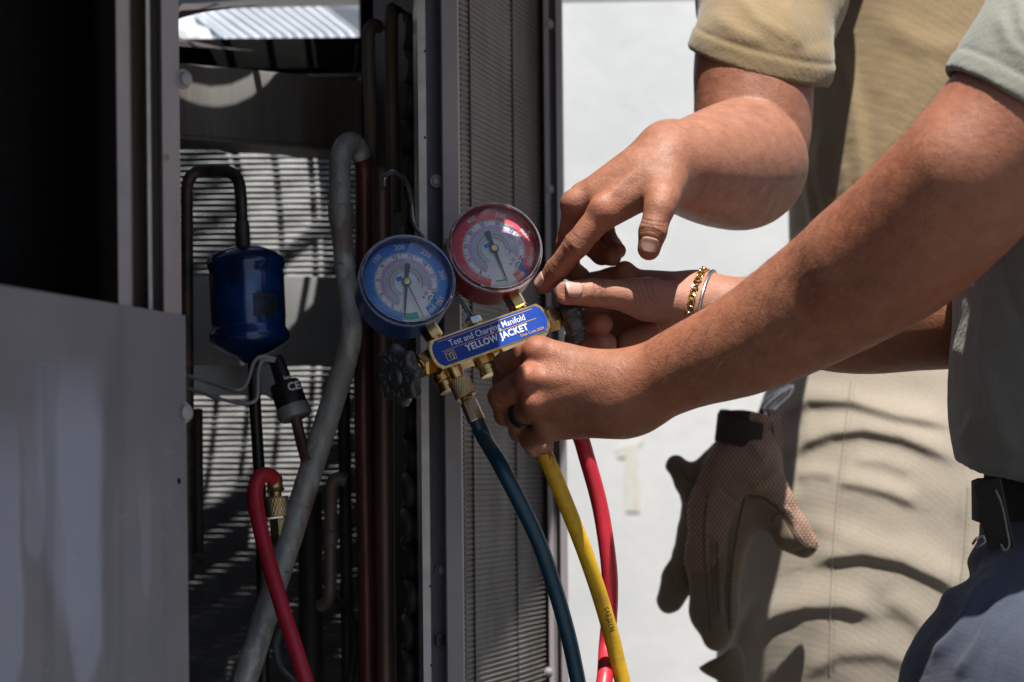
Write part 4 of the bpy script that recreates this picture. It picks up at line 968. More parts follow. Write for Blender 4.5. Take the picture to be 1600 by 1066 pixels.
def hose_text(px, py, Y, txt, tang, size, rad):
    t = Vector(tang).normalized(); nn = Vector((0.02, -1, 0.0)); nn = (nn - t * nn.dot(t)).normalized(); vv = nn.cross(t)
    d = (V(px, py, 1.0) - camo.location).normalized(); hit = BVHTree.FromPolygons([q.co for q in yh.data.vertices], [tuple(q.vertices) for q in yh.data.polygons]).ray_cast(camo.location, d)[0]
    f = Fr((hit or V(px, py, Y)) + nn * 0.0010, t, vv, nn); mb = text_mesh(None, txt, f, size, 0.00005, 0.01)
    for q in mb.v:
        r = q - f.o; y = r.dot(vv); q -= nn * (rad - math.sqrt(max(rad * rad - y * y, 0))) * 0.9
    return mb.build('hose_print', M['ink_black'], yh, 0)
hose_text(952, 968, 1.9255 - 0.0067, 'SAE J2196', V(957, 1000, 1.930) - V(943, 950, 1.922), 0.0052, 0.0064)
hose_text(860, 712, 1.886 - 0.0067, 'SC', V(858, 725, 1.885) - V(848, 700, 1.885), 0.005, 0.0064)
o, d = port(836, 532, 'r')
knurl(frame_axis(o, d), 0.0080, 0.0075, 0.0215, 'knurled_nut', M['brass_dull'], mani)
hs = o + d * 0.022; pb = V(430, 744, 2.03)
path = [tuple(hs), tuple(hs + d * 0.03), tuple(V(904, 676, 1.945)), tuple(V(917, 716, 1.945)), tuple(V(938, 794, 1.95)), tuple(V(951, 880, 1.952)), tuple(V(953, 940, 1.955)), tuple(V(948, 1010, 1.96)), tuple(V(938, 1100, 1.92)), tuple(V(880, 1330, 1.92)), tuple(V(740, 1520, 1.92)), tuple(V(590, 1420, 1.94)), tuple(V(510, 1170, 1.96)), tuple(V(470, 1040, 1.97)), tuple(V(435, 930, 1.985)), tuple(V(410, 840, 2.0)), tuple(V(399, 780, 2.01)), tuple(V(403, 750, 2.015)), tuple(V(416, 742, 2.02)), tuple(V(428, 748, 2.027))]
mb = MB(); mb.tube(spline(path, 10), 0.0066, 20); mb.build('red_hose', M['hose_red'], mani, 60, label='red rubber hose running to the service port on the grey pipe')
pa, pb2 = V(428, 742, 2.03), V(438, 846, 2.03); fr = frame_axis(pa, pb2 - pa); kk = 2.03 / FPX
mb = MB(); mb.lathe(fr, [(0, 0), (11 * kk, 1 * kk), (13 * kk, 6 * kk), (12 * kk, 20 * kk), (15 * kk, 24 * kk), (9 * kk, 27 * kk), (9 * kk, 36 * kk), (0, 36 * kk)], 20); mb.build('hose_end', M['brass_dull'], mani, 40)
knurl(frame_axis(pa, pb2 - pa), 19 * kk, 34 * kk, 66 * kk, 'knurled_nut', M['brass_dull'], mani, 24, 5)

# ------------------------------------------------------------------ people: bodies
def nrm(v): v = np.asarray(v, float); return v / (np.linalg.norm(v) + 1e-12)
def hand_fn(palm, kp, fingers, kf, bumps=(), tend=()):
    """palm group blended softly, fingers kept apart from one another, knuckle bumps and tendons on top"""
    def f(p):
        d = None
        for (a, ra), (b, rb) in palm:
            c = rcone(p, a, b, ra, rb); d = c if d is None else smin(d, c, kp)
        F = None
        for fg in fingers:
            c = chain(p, fg, 0.0035); F = c if F is None else smin(F, c, 0.0012)
        d = smin(d, F, kf)
        for c, r in bumps: d = smin(d, np.linalg.norm(p - c, axis=1) - r, 0.007)
        for (a, ra), (b, rb) in tend: d = smin(d, rcone(p, a, b, ra, rb), 0.007)
        return d
    return f
def crease(v, c, a, n, offs, amp, w, reach, lim=0.3):
    """skin folds across a finger joint: c joint, a along the finger, n outwards from the back of the finger"""
    a = nrm(a); n = nrm(n - a * np.dot(n, a)); q = v - np.asarray(c, float); s = q @ a; rad = q - s[:, None] * a
    rl = np.linalg.norm(rad, axis=1) + 1e-9; cs = (rad @ n) / rl
    m = np.clip((cs - lim) / (1 - lim), 0, 1) ** 0.7 * (rl < reach) * (np.abs(s) < 0.02)
    o = np.zeros(len(v))
    for k, x in enumerate(offs):
        bow = (1 - cs) * 0.004 * np.sign(x if x else 1)
        o -= amp * (1 - 0.25 * abs(k - len(offs) / 2) / max(len(offs), 1)) * np.exp(-((s - x - bow) / w) ** 2)
    return o * m
def spot(v, c, r): return np.exp(-(np.linalg.norm(v - np.asarray(c, float), axis=1) / r) ** 2)
def march(f, o, d, far=0.04):
    """distance from points inside along d to the skin"""
    lo_ = np.zeros(len(o)); hi_ = np.full(len(o), far)
    for _ in range(18):
        m = (lo_ + hi_) / 2; s = f((o + d * m[:, None]).astype(np.float32)); lo_ = np.where(s < 0, m, lo_); hi_ = np.where(s < 0, hi_, m)
    return lo_
def fingernail(f, c, a, n, half, length, parent):
    """nail plate laid on the skin: c on the bone under its middle"""
    c = np.asarray(c, float); a = nrm(a); n = nrm(n - a * np.dot(n, a)); t = np.cross(a, n); NS, NT_ = 14, 11; vs = []; fs = []
    O = []; D = []
    for i in range(NS):
        s = -1 + 2 * i / (NS - 1)
        w = half * (1 - 0.30 * max(0, -s) ** 3 - 0.22 * max(0, s) ** 2.5)
        for j in range(NT_):
            e = (-1 + 2 * j / (NT_ - 1)); th = e * w
            sl = s * length / 2 * (1 - 0.16 * e * e * (1 if s > 0 else 1.0) * abs(s))
            O.append(c + a * sl); D.append(n * math.cos(th) + t * math.sin(th))
    O = np.array(O); D = np.array(D); L_ = march(f, O, D)
    E = np.array([(-1 + 2 * (k % NT_) / (NT_ - 1)) for k in range(len(O))]); S_ = np.array([(-1 + 2 * (k // NT_) / (NT_ - 1 + NS - NT_)) for k in range(len(O))])
    lift = 0.00070 * (1 - np.clip(np.abs(E), 0, 1) ** 6) * (1 - np.clip(-S_, 0, 1) ** 8) - 0.0001
    L_ = L_.reshape(NS, NT_); L_ = np.maximum(L_, L_[:, [NT_ // 2]] * 0.9).ravel()
    P_ = O + D * (L_ + lift)[:, None]
    for i in range(NS - 1):
        for j in range(NT_ - 1): fs.append((i * NT_ + j, i * NT_ + j + 1, (i + 1) * NT_ + j + 1, (i + 1) * NT_ + j))
    k = NS * NT_; B_ = O + D * (L_ - 0.0006)[:, None]
    vs = list(map(tuple, P_)) + list(map(tuple, B_))
    bord = [j for j in range(NT_)] + [i * NT_ + NT_ - 1 for i in range(1, NS)] + [(NS - 1) * NT_ + j for j in range(NT_ - 2, -1, -1)] + [i * NT_ for i in range(NS - 2, 0, -1)]
    for x, y in zip(bord, bord[1:] + bord[:1]): fs.append((x, k + x, k + y, y))
    me = new_mesh('fingernail', vs, [q[::-1] for q in fs], 70)
    me.materials.append(M['nail']); me.materials.append(M['nail_tip'])
    for i, p in enumerate(me.polygons):
        if i < (NS - 1) * (NT_ - 1) and i // (NT_ - 1) >= NS - 3: p.material_index = 1
    o = bpy.data.objects.new('fingernail', me); COL.objects.link(o); o.parent = parent; return o

HS = 0.0013
# ---- person in the sage shirt, near arm (left): back of the hand to the camera, fist round the manifold's ports
a_idx, a_mid, a_rng, a_pnk = J(842, 550, 1.806, 11.3), J(829, 594, 1.797, 11.3), J(838, 632, 1.801, 10.8), J(856, 668, 1.814, 10.3)
palm1 = [(J(962, 590, 1.792, 17), a_idx), (J(962, 606, 1.788, 17.5), a_mid), (J(962, 630, 1.792, 17.5), a_rng), (J(968, 648, 1.800, 16), a_pnk),
         (J(992, 598, 1.797, 20.5), J(955, 596, 1.795, 19)), (J(995, 632, 1.800, 20.5), J(955, 634, 1.796, 19)), (J(955, 612, 1.80, 19), J(868, 608, 1.812, 14)),
         (J(940, 590, 1.825, 15), J(875, 575, 1.865, 12.5))]
fing1 = [[a_idx, J(790, 570, 1.836, 9.4), J(787, 596, 1.866, 8.3), J(803, 612, 1.882, 7.4)],
         [a_mid, J(783, 620, 1.822, 9.6), J(790, 648, 1.853, 8.4), J(812, 658, 1.872, 7.5)],
         [a_rng, J(808, 653, 1.828, 8.8), J(812, 674, 1.858, 7.9), J(834, 680, 1.876, 7.2)],
         [a_pnk, J(829, 687, 1.842, 7.9), J(834, 698, 1.868, 7.0), J(852, 698, 1.884, 6.4)],
         [J(875, 575, 1.865, 12), J(838, 578, 1.888, 9.8), J(812, 590, 1.893, 8.8)]]
bump1 = [(V(838, 548, 1.7985), 0.008), (V(823, 590, 1.7880), 0.0085), (V(832, 629, 1.7915), 0.0078), (V(852, 668, 1.8055), 0.007)]
bump1 = [(np.array(c, np.float32), r) for c, r in bump1]
tend1 = [(J(832, 590, 1.7905, 3.0), J(950, 604, 1.7770, 2.4)), (J(842, 628, 1.7940, 3.2), J(925, 606, 1.7790, 2.6)), (J(846, 546, 1.8000, 2.6), J(945, 585, 1.782, 2.2)), (J(860, 666, 1.806, 2.8), J(955, 626, 1.778, 2.4))]
hand1 = hand_fn(palm1, 0.013, fing1, 0.0045, bump1, tend1)
arm1 = [JP(985, 616, 1.798, 52), JP(1075, 572, 1.775, 60), JP(1170, 535, 1.75, 75), JP(1280, 470, 1.72, 93), JP(1370, 412, 1.69, 104), JP(1440, 358, 1.665, 108), JP(1510, 285, 1.645, 113), JP(1590, 190, 1.63, 117), JP(1680, 60, 1.64, 122), JP(1740, -60, 1.66, 128)]
arm1s = smooth(arm1, 3)
def f_arm1(p):
    d = chain(p, arm1s, 0.010)
    d = smin(d, rcone(p, *(lambda a, b: (a[0], b[0], a[1], b[1]))(JP(1330, 400, 1.675, 50), JP(1480, 262, 1.615, 62))), 0.03)
    return smin(d, hand1(p), 0.014)
lo, hi = bbox(arm1[:-2] + [a_idx, a_mid] + fing1[1], 0.004); lo[0] = min(lo[0], V(750, 600, 1.88).x)
hi[1] = max(hi[1], 1.91)
v1, q1 = sdf_mesh(f_arm1, lo, hi, HS); n1 = grads(f_arm1, v1)
dsp = np.zeros(len(v1))
for fg, dn in ((fing1[0], (-0.3, -0.75, 0.6)), (fing1[1], (-0.5, -0.8, 0.1)), (fing1[2], (-0.5, -0.8, 0.0)), (fing1[3], (-0.5, -0.7, -0.2))):
    ax_ = fg[1][0] - fg[0][0]; dsp += crease(v1, fg[1][0], ax_, np.array(dn), (-0.004, -0.0015, 0.001, 0.0035), 0.0009, 0.0008, 0.017)
for c, r in bump1: dsp += -0.00035 * np.abs(np.sin((v1 - c) @ nrm((0.9, 0.2, 0.5)) * 1500 + 2 * wob(v1, 220, 8))) * spot(v1, c, 0.008)
dsp += 0.00005 * wob(v1, 260) + 0.00025 * wob(v1, 45) * np.clip((v1[:, 0] - 0.10) * 12, 0, 1)
# faint wrist veins
v1 = v1 + n1 * dsp[:, None]
tone1 = np.zeros((len(v1), 3))
tone1[:, 2] = np.clip(0.22 * spot(v1, bump1[0][0], 0.016) + 0.25 * spot(v1, bump1[2][0], 0.012) + 0.35 * spot(v1, bump1[1][0], 0.016) + 0.25 * np.clip(wob(v1, 60), 0, 1) + 0.25 * np.clip((v1[:, 0] - 0.2) * 4, 0, 1), 0, 0.8)
tone1[:, 1] = np.clip(0.75 * spot(v1, np.array(V(824, 596, 1.785)), 0.0065) * (0.6 + 0.6 * wob(v1, 700)) + 0.25 * np.clip(-dsp * 2500, 0, 1) + 0.3 * spot(v1, np.array(V(833, 634, 1.79)), 0.005), 0, 0.85)  # knuckle marks, plus shade painted into the skin folds

# ---- far arm (right): open hand behind the valve knob, thumb pointing left
b_idx, b_mid, b_rng, b_pnk = J(960, 440, 1.985, 11), J(948, 476, 1.998, 11), J(950, 512, 1.998, 10.5), J(962, 542, 1.985, 10)
palm2 = [(J(1075, 462, 1.955, 19), b_idx), (J(1072, 476, 1.965, 19), b_mid), (J(1072, 490, 1.968, 19), b_rng), (J(1075, 505, 1.962, 18), b_pnk),
         (J(1078, 478, 1.938, 18), J(1012, 468, 1.928, 15.5)), (J(1012, 468, 1.928, 15), J(985, 463, 1.918, 12)), (J(1060, 515, 1.945, 15), J(985, 535, 1.965, 11)),
         (J(1095, 470, 1.952, 21.5), J(1070, 470, 1.95, 20)), (J(1098, 494, 1.956, 21.5), J(1070, 494, 1.956, 20))]
fing2 = [[J(1012, 468, 1.928, 14.5), J(985, 463, 1.916, 12.6), J(925, 457, 1.902, 10.6), J(886, 458, 1.894, 9.6)],
         [b_idx, J(906, 446, 1.992, 9.4), J(890, 468, 1.962, 8.2), J(896, 486, 1.948, 7.6)],
         [b_mid, J(898, 496, 1.984, 9.8), J(914, 505, 1.950, 9.6), J(940, 505, 1.936, 9.2)],
         [b_rng, J(902, 530, 1.984, 9.8), J(918, 540, 1.950, 9.4), J(946, 536, 1.937, 9.0)],
         [b_pnk, J(922, 562, 1.972, 8), J(936, 566, 1.946, 7.2), J(956, 556, 1.938, 6.6)]]
hand2 = hand_fn(palm2, 0.009, fing2, 0.006, [(np.array(V(976, 424, 1.972), np.float32), 0.0085)])
arm2 = [JP(1088, 482, 1.954, 46), JP(1150, 492, 1.952, 52), JP(1250, 500, 1.948, 64), JP(1340, 502, 1.944, 76), JP(1440, 490, 1.945, 82), JP(1530, 478, 1.955, 84), JP(1600, 420, 1.97, 86), JP(1680, 260, 1.99, 90), JP(1740, 60, 2.0, 98)]
arm2s = smooth(arm2, 3)
def f_arm2(p): return smin(chain(p, arm2s, 0.01), hand2(p), 0.012)
lo, hi = bbox(arm2[:6] + [b_idx, b_mid] + fing2[2], 0.004); lo[0] = min(lo[0], V(858, 457, 1.89).x)
v2, q2 = sdf_mesh(f_arm2, lo, hi, HS); n2 = grads(f_arm2, v2)
dsp = np.zeros(len(v2)); tn = np.array((0.05, -0.85, 0.5))
dsp += crease(v2, fing2[0][2][0], fing2[0][2][0] - fing2[0][1][0], tn, (-0.006, -0.0035, -0.0012, 0.001, 0.003), 0.0008, 0.0007, 0.017, 0.1)
dsp += crease(v2, fing2[0][1][0] + np.array((0.012, 0, -0.004)), np.array((1, 0.1, 0.35)), tn, (-0.009, -0.005, -0.001, 0.003, 0.007), 0.0005, 0.0009, 0.03, 0.0)
for fg in fing2[2:4]: dsp += crease(v2, fg[2][0], fg[3][0] - fg[1][0], np.array((0.2, -0.9, 0.2)), (-0.002, 0.003), 0.0006, 0.0009, 0.016)
dsp += 0.00005 * wob(v2, 260) + 0.0002 * wob(v2, 50) * np.clip((v2[:, 0] - 0.16) * 12, 0, 1)
v2 = v2 + n2 * dsp[:, None]
tone2 = np.zeros((len(v2), 3))
tone2[:, 0] = np.clip((0.22 - v2[:, 0]) * 9, 0, 1) * np.clip(0.4 - n2[:, 1] * 0.6 + 0.2 * (v2[:, 1] > 1.93), 0, 0.8)
tone2[:, 2] = np.clip(0.4 * spot(v2, fing2[0][3][0], 0.011) + 0.6 * spot(v2, np.array(V(962, 432, 1.97)), 0.02) + 0.45 * spot(v2, np.array(V(925, 520, 1.94)), 0.02), 0, 0.8)
tone2[:, 1] = np.clip(-dsp * 700, 0, 0.35)  # shade painted into the creases, deeper ones darker

# hidden torso, neck and head of the same person
def head_fn(c, face, s=1.0):
    c = np.array(c, np.float32); face = nrm(face); sd = np.cross(face, (0, 0, 1))
    def f(p):
        q = p - c; L_ = np.stack([q @ face, q @ sd, q[:, 2]], 1).astype(np.float32)
        d = ellips(L_, (-0.012, 0, 0.03), (0.098, 0.077, 0.095))
        d = smin(d, ellips(L_, (0.025, 0, -0.045), (0.066, 0.058, 0.075)), 0.03)
        d = smin(d, rcone(L_, (0.086, 0, 0.012), (0.106, 0, -0.022), 0.008, 0.013), 0.012)
        d = smin(d, rcone(L_, (0.084, -0.018, -0.052), (0.084, 0.018, -0.052), 0.007, 0.007), 0.008)
        d = smin(d, rcone(L_, (0.086, -0.03, 0.028), (0.086, 0.03, 0.028), 0.009, 0.009), 0.014)
        for s_ in (-1, 1):
            d = smax(d, -(np.linalg.norm(L_ - np.array((0.094, s_ * 0.031, 0.008), np.float32), axis=1) - 0.013), 0.008)
            d = smin(d, np.linalg.norm(L_ - np.array((0.076, s_ * 0.031, 0.008), np.float32), axis=1) - 0.013, 0.002)
            d = smin(d, ellips(L_, (-0.01, s_ * 0.078, 0.0), (0.02, 0.012, 0.033)), 0.006)
        return d
    return f
def body_core(hip, chest, neck, head, face, sh):
    hf = head_fn(head, face)
    def f(p):
        d = chain(p, [(np.array(hip, np.float32), 0.10), (np.array(chest, np.float32), 0.115), (np.array(neck, np.float32), 0.06)], 0.05)
        d = smin(d, rcone(p, neck, head, 0.058, 0.052), 0.03)
        for s_ in sh: d = smin(d, rcone(p, neck, s_, 0.04, 0.035), 0.03)
        return smin(d, hf(p), 0.02)
    return f
def join(parts):
    V_ = []; Q_ = []; T_ = []; b = 0
    for v, q, t in parts: V_.append(v); Q_.append(q + b); T_.append(t); b += len(v)
    return np.concatenate(V_), np.concatenate(Q_), np.concatenate(T_)
persA = root('person', 'person in a sage green T-shirt and navy trousers holding the gauge manifold', 'person', (0.47, 1.83, 0))
coreA = body_core((0.50, 1.83, 1.00), (0.48, 1.83, 1.30), (0.47, 1.83, 1.46), (0.43, 1.83, 1.585), (-0.9, 0.05, -0.35), [np.array(V(1740, -60, 1.66)), np.array(V(1740, 60, 2.0))])
vc, qc = sdf_mesh(coreA, (0.25, 1.60, 0.88), (0.68, 2.08, 1.75), 0.005)
vv, qq, tt = join([(v1, q1, tone1), (v2, q2, tone2), (vc, qc, np.zeros((len(vc), 3)))])
me = fast_mesh('body', vv, qq); vattr(me, 'tone', tt)
bodyA = link('body', me, M['skinA'], persA)
fingernail(f_arm2, V(891, 457, 1.895), fing2[0][3][0] - fing2[0][2][0], np.array((0.02, -0.93, 0.36)), 0.88, 0.0135, bodyA)
# black ring on the near hand's ring finger
def band_on(f, c, axis, rad_extra, wid, thick, name, mat, parent, n=40):
    axis = nrm(axis); u = nrm(np.cross(axis, (0.3, 0.2, 0.9))); w = np.cross(axis, u); D = np.array([u * math.cos(2 * math.pi * i / n) + w * math.sin(2 * math.pi * i / n) for i in range(n)])
    O = np.tile(np.asarray(c, float), (n, 1)); L_ = march(f, O, D, 0.014); L_ = np.minimum(L_, np.median(L_) * 1.1); vs = []
    for s_, e in ((-wid, -0.0004), (-wid * 0.9, thick), (wid * 0.9, thick), (wid, -0.0004)): vs += [tuple(O[i] + D[i] * (L_[i] + e + rad_extra) + axis * s_) for i in range(n)]
    fs = [(k * n + i, k * n + (i + 1) % n, (k + 1) * n + (i + 1) % n, (k + 1) * n + i) for k in range(3) for i in range(n)]
    return link(name, new_mesh(name, vs, fs, 50), mat, parent)
band_on(f_arm1, fing1[2][0][0] * 0.30 + fing1[2][1][0] * 0.70, fing1[2][1][0] - fing1[2][0][0], 0.0002, 0.0040, 0.0013, 'finger_ring', M['black_plastic'], persA)
# bracelets
def wrist_loop(px, py, Y, ax, tilt, lift, n):
    c = np.array(V(px, py, Y)); ax = nrm(ax); u = nrm(np.cross((0, 1, 0), ax)); w = np.cross(ax, u)
    D = np.array([u * math.cos(2 * math.pi * i / n) + w * math.sin(2 * math.pi * i / n) for i in range(n)]); D = D + ax * tilt * (D @ w)[:, None]; D /= np.linalg.norm(D, axis=1)[:, None]
    O = np.tile(c, (n, 1)); L_ = march(f_arm2, O, D, 0.06); return O + D * (L_ + lift)[:, None]
wax = arm2[1][0] - arm2[0][0]
lp = wrist_loop(1094, 482, 1.955, wax, 0.22, 0.0012, 46)
mb = MB()
for i in range(46):
    a, b = Vector(lp[i]), Vector(lp[(i + 1) % 46]); m_ = (a + b) / 2; t = (b - a).normalized(); o_ = (m_ - Vector(V(1094, 482, 1.955))).normalized(); s_ = t.cross(o_)
    u_, w_ = (t, s_) if i % 2 else (t, (s_ * 0.75 + o_ * 0.65).normalized())
    pts = [m_ + u_ * 0.0026 * math.cos(2 * math.pi * k / 14) + w_ * 0.0025 * math.sin(2 * math.pi * k / 14) for k in range(15)]
    mb.tube(pts, 0.00075, 6, False)
mb.build('gold_bracelet', M['gold'], persA, 60, kind='stuff')
lp = wrist_loop(1106, 484, 1.954, wax, 0.20, 0.0010, 60); mb = MB(); mb.tube([Vector(q) for q in lp] + [Vector(lp[0])], 0.0014, 8, False); mb.build('silver_bracelet', M['silver'], persA, 60)
# arm hair
pick = rng.choice(len(v1), 20000); mb = MB(); cnt = 0
ax1 = nrm(arm1[4][0] - arm1[1][0])
for i in pick:
    if v1[i, 0] < V(1010, 600, 1.78).x or v1[i, 0] > V(1450, 300, 1.66).x or n1[i, 1] > 0.35 or n1[i, 2] < -0.55: continue
    if rng.random() > 0.40: continue
    L_ = rng.uniform(0.005, 0.011); d = nrm(n1[i] * 0.45 + ax1 * rng.uniform(-0.9, -0.3) + np.array((0, 0, -0.7)) * rng.uniform(0.2, 0.9) + rng.normal(size=3) * 0.25)
    p0 = Vector(v1[i] - n1[i] * 0.0004); p1 = p0 + Vector(d) * L_ * 0.55; p2 = p1 + Vector(nrm(d - n1[i] * 0.35)) * L_ * 0.45
    s_ = Vector(np.cross(d, n1[i])).normalized() * 0.00007
    s2 = Vector(n1[i]) * 0.00007
    mb.add([p0 - s_, p0 + s_, p0 + s2, p1 - s_, p1 + s_, p1 + s2, p2], [(0, 1, 4, 3), (1, 2, 5, 4), (2, 0, 3, 5), (3, 4, 6), (4, 5, 6), (5, 3, 6)]); cnt += 1
mb.build('arm_hair', M['arm_hair'], persA, 0, kind='stuff')

# ---- person in the tan shirt: right arm, index finger pointing at the valve
c_idx, c_mid, c_rng, c_pnk = J(944, 332, 1.888, 11.5), J(902, 320, 1.912, 11.3), J(912, 308, 1.945, 11), J(938, 300, 1.972, 10)
palm3 = [(J(1036, 258, 1.905, 19), c_idx), (J(1032, 238, 1.922, 19), c_mid), (J(1034, 236, 1.945, 19), c_rng), (J(1040, 245, 1.965, 18), c_pnk),
         (J(1000, 270, 1.905, 18), J(940, 305, 1.908, 14.5)), (J(1040, 285, 1.895, 17), J(1034, 312, 1.873, 12.5)), (J(1022, 290, 1.893, 14), J(962, 326, 1.892, 10)),
         (J(1045, 230, 1.94, 20), J(1046, 275, 1.935, 20)), (J(1040, 250, 1.915, 19), J(1046, 285, 1.915, 17))]
fing3 = [[c_idx, J(901, 382, 1.890, 10.0), J(871, 420, 1.903, 8.9), J(850, 445, 1.913, 7.7)],
         [c_mid, J(888, 382, 1.936, 9.6), J(890, 420, 1.966, 8.4), J(908, 432, 1.978, 7.6)],
         [c_rng, J(914, 376, 1.980, 9.2), J(940, 398, 1.972, 8.0), J(957, 402, 1.955, 7.2)],
         [c_pnk, J(944, 362, 1.995, 8.2), J(958, 386, 1.980, 7.2), J(966, 392, 1.962, 6.4)],
         [J(1034, 312, 1.873, 12.3), J(1030, 326, 1.866, 11.3), J(1020, 362, 1.860, 10.4), J(1014, 389, 1.861, 8.8)]]
bump3 = [(np.array(V(940, 328, 1.8840), np.float32), 0.0078), (np.array(V(897, 317, 1.909), np.float32), 0.0085)]
tend3 = [(J(898, 316, 1.905, 3.0), J(1010, 232, 1.903, 2.4)), (J(936, 320, 1.881, 3.0), J(1020, 250, 1.888, 2.4))]
hand3 = hand_fn(palm3, 0.010, fing3, 0.006, bump3, tend3)
fore3 = [JP(1042, 258, 1.925, 54), JP(1078, 262, 1.965, 68), JP(1118, 262, 2.015, 84), JP(1152, 258, 2.06, 93), JP(1166, 256, 2.085, 91)]
upper3 = [JP(1172, 246, 2.125, 84), JP(1178, 170, 2.135, 86), JP(1180, 80, 2.15, 88), JP(1208, -30, 2.20, 82), JP(1248, -130, 2.33, 70)]
fore3s = smooth(fore3, 4); upper3s = smooth(upper3, 3)
def f_arm3(p):
    d = smin(chain(p, fore3s, 0.01), hand3(p), 0.010)
    return smin(d, chain(p, upper3s, 0.01), 0.006)
lo, hi = bbox(fore3 + upper3[:4] + [c_idx] + fing3[0], 0.004); lo[0] = min(lo[0], V(826, 450, 1.91).x); lo[1] = min(lo[1], 1.845)
v3, q3 = sdf_mesh(f_arm3, lo, hi, HS); n3 = grads(f_arm3, v3)
dsp = np.zeros(len(v3)); dn = np.array((-0.45, -0.80, 0.45))
fg = fing3[0]
dsp += crease(v3, fg[1][0], fg[2][0] - fg[0][0], dn, (-0.0055, -0.003, -0.0008, 0.0014, 0.0036), 0.0009, 0.0007, 0.018, 0.15)
dsp += crease(v3, fg[2][0], fg[3][0] - fg[1][0], dn, (-0.003, -0.0008, 0.0014), 0.0008, 0.0006, 0.016, 0.15)
fg = fing3[4]; tn3 = np.array((-0.25, -0.95, 0.05))
dsp += crease(v3, fg[2][0], fg[3][0] - fg[1][0], tn3, (-0.005, -0.002, 0.0005, 0.0026), 0.0009, 0.0008, 0.018, 0.1)
#, np.array((1, 0.5, 0)), np.array((0, -0.8, 0.6)), (0.0, 0.006), 0.0008, 0.0016, 0.06, 0.0)
dsp += 0.00005 * wob(v3, 260) + 0.00025 * wob(v3, 45) * np.clip((v3[:, 0] - 0.13) * 12, 0, 1)
v3 = v3 + n3 * dsp[:, None]
tone3 = np.zeros((len(v3), 3))
tone3[:, 2] = np.clip(0.5 * spot(v3, fing3[0][3][0], 0.012) + 0.35 * spot(v3, bump3[0][0], 0.02) + 0.4 * spot(v3, fing3[4][3][0], 0.012) + 0.5 * np.clip((v3[:, 1] - 2.08) * 12, 0, 1), 0, 0.7)
tone3[:, 1] = np.clip(-dsp * 800 + 0.35 * spot(v3, fing3[0][1][0] + nrm(dn) * 0.01, 0.010) + 0.3 * spot(v3, fing3[0][2][0] + nrm(dn) * 0.009, 0.008), 0, 0.5)  # knuckle darkness, plus shade painted into the finger creases
persB = root('person', 'person in a tan T-shirt and khaki trousers pointing at the valve', 'person', (0.42, 2.50, 0))
coreB = body_core((0.44, 2.49, 1.05), (0.46, 2.53, 1.38), (0.46, 2.56, 1.62), (0.43, 2.50, 1.76), (-0.6, -0.75, -0.3), [np.array(V(1245, -140, 2.34)), np.array((0.64, 2.60, 1.53))])
vc, qc = sdf_mesh(coreB, (0.2, 2.2, 0.95), (0.74, 2.72, 1.92), 0.005)
vv, qq, tt = join([(v3, q3, tone3), (vc, qc, np.zeros((len(vc), 3)))])
me = fast_mesh('body', vv, qq); vattr(me, 'tone', tt)
bodyB = link('body', me, M['skinB'], persB)
fingernail(f_arm3, V(853, 441, 1.911), fing3[0][3][0] - fing3[0][2][0], np.array((-0.50, -0.66, 0.56)), 0.85, 0.0120, bodyB)
fingernail(f_arm3, V(1016, 383, 1.861), fing3[4][3][0] - fing3[4][2][0], np.array((-0.10, -0.99, -0.1)), 0.85, 0.0115, bodyB)
for p_, hc, hd in ((persA, (0.43, 1.83, 1.585), (-0.9, 0.05, -0.35)), (persB, (0.43, 2.50, 1.76), (-0.6, -0.75, -0.3))):
    hf = head_fn(hc, hd); fz = nrm(hd)
    vh, qh = sdf_mesh(lambda p: smax(hf(p) - 0.006, ((p - np.array(hc, np.float32)) @ fz.astype(np.float32)) * 0.8 - (p[:, 2] - hc[2] - 0.03) * 0.9 - 0.0, 0.01), np.array(hc) - 0.14, np.array(hc) + 0.15, 0.005)
    link('hair', fast_mesh('hair', vh, qh), M['hair'], p_)

# ------------------------------------------------------------------ people: clothes
def plane3(a, b, c, below):
    a, b, c = (np.array(q, float) for q in (a, b, c)); n = nrm(np.cross(b - a, c - a)); 
    if n @ (np.asarray(below, float) - a) < 0: n = -n
    return a.astype(np.float32), n.astype(np.float32)
def sleeve_fn(js, cut, k, wall=0.0042):
    ca, cn = cut
    def f(p):
        o = chain(p, js, k); h = (p - ca) @ cn
        inner = smax(o + wall, -(h + 0.10), 0.0)
        return smax(smax(o, h, 0.0015), -inner, 0.001), h
    return f
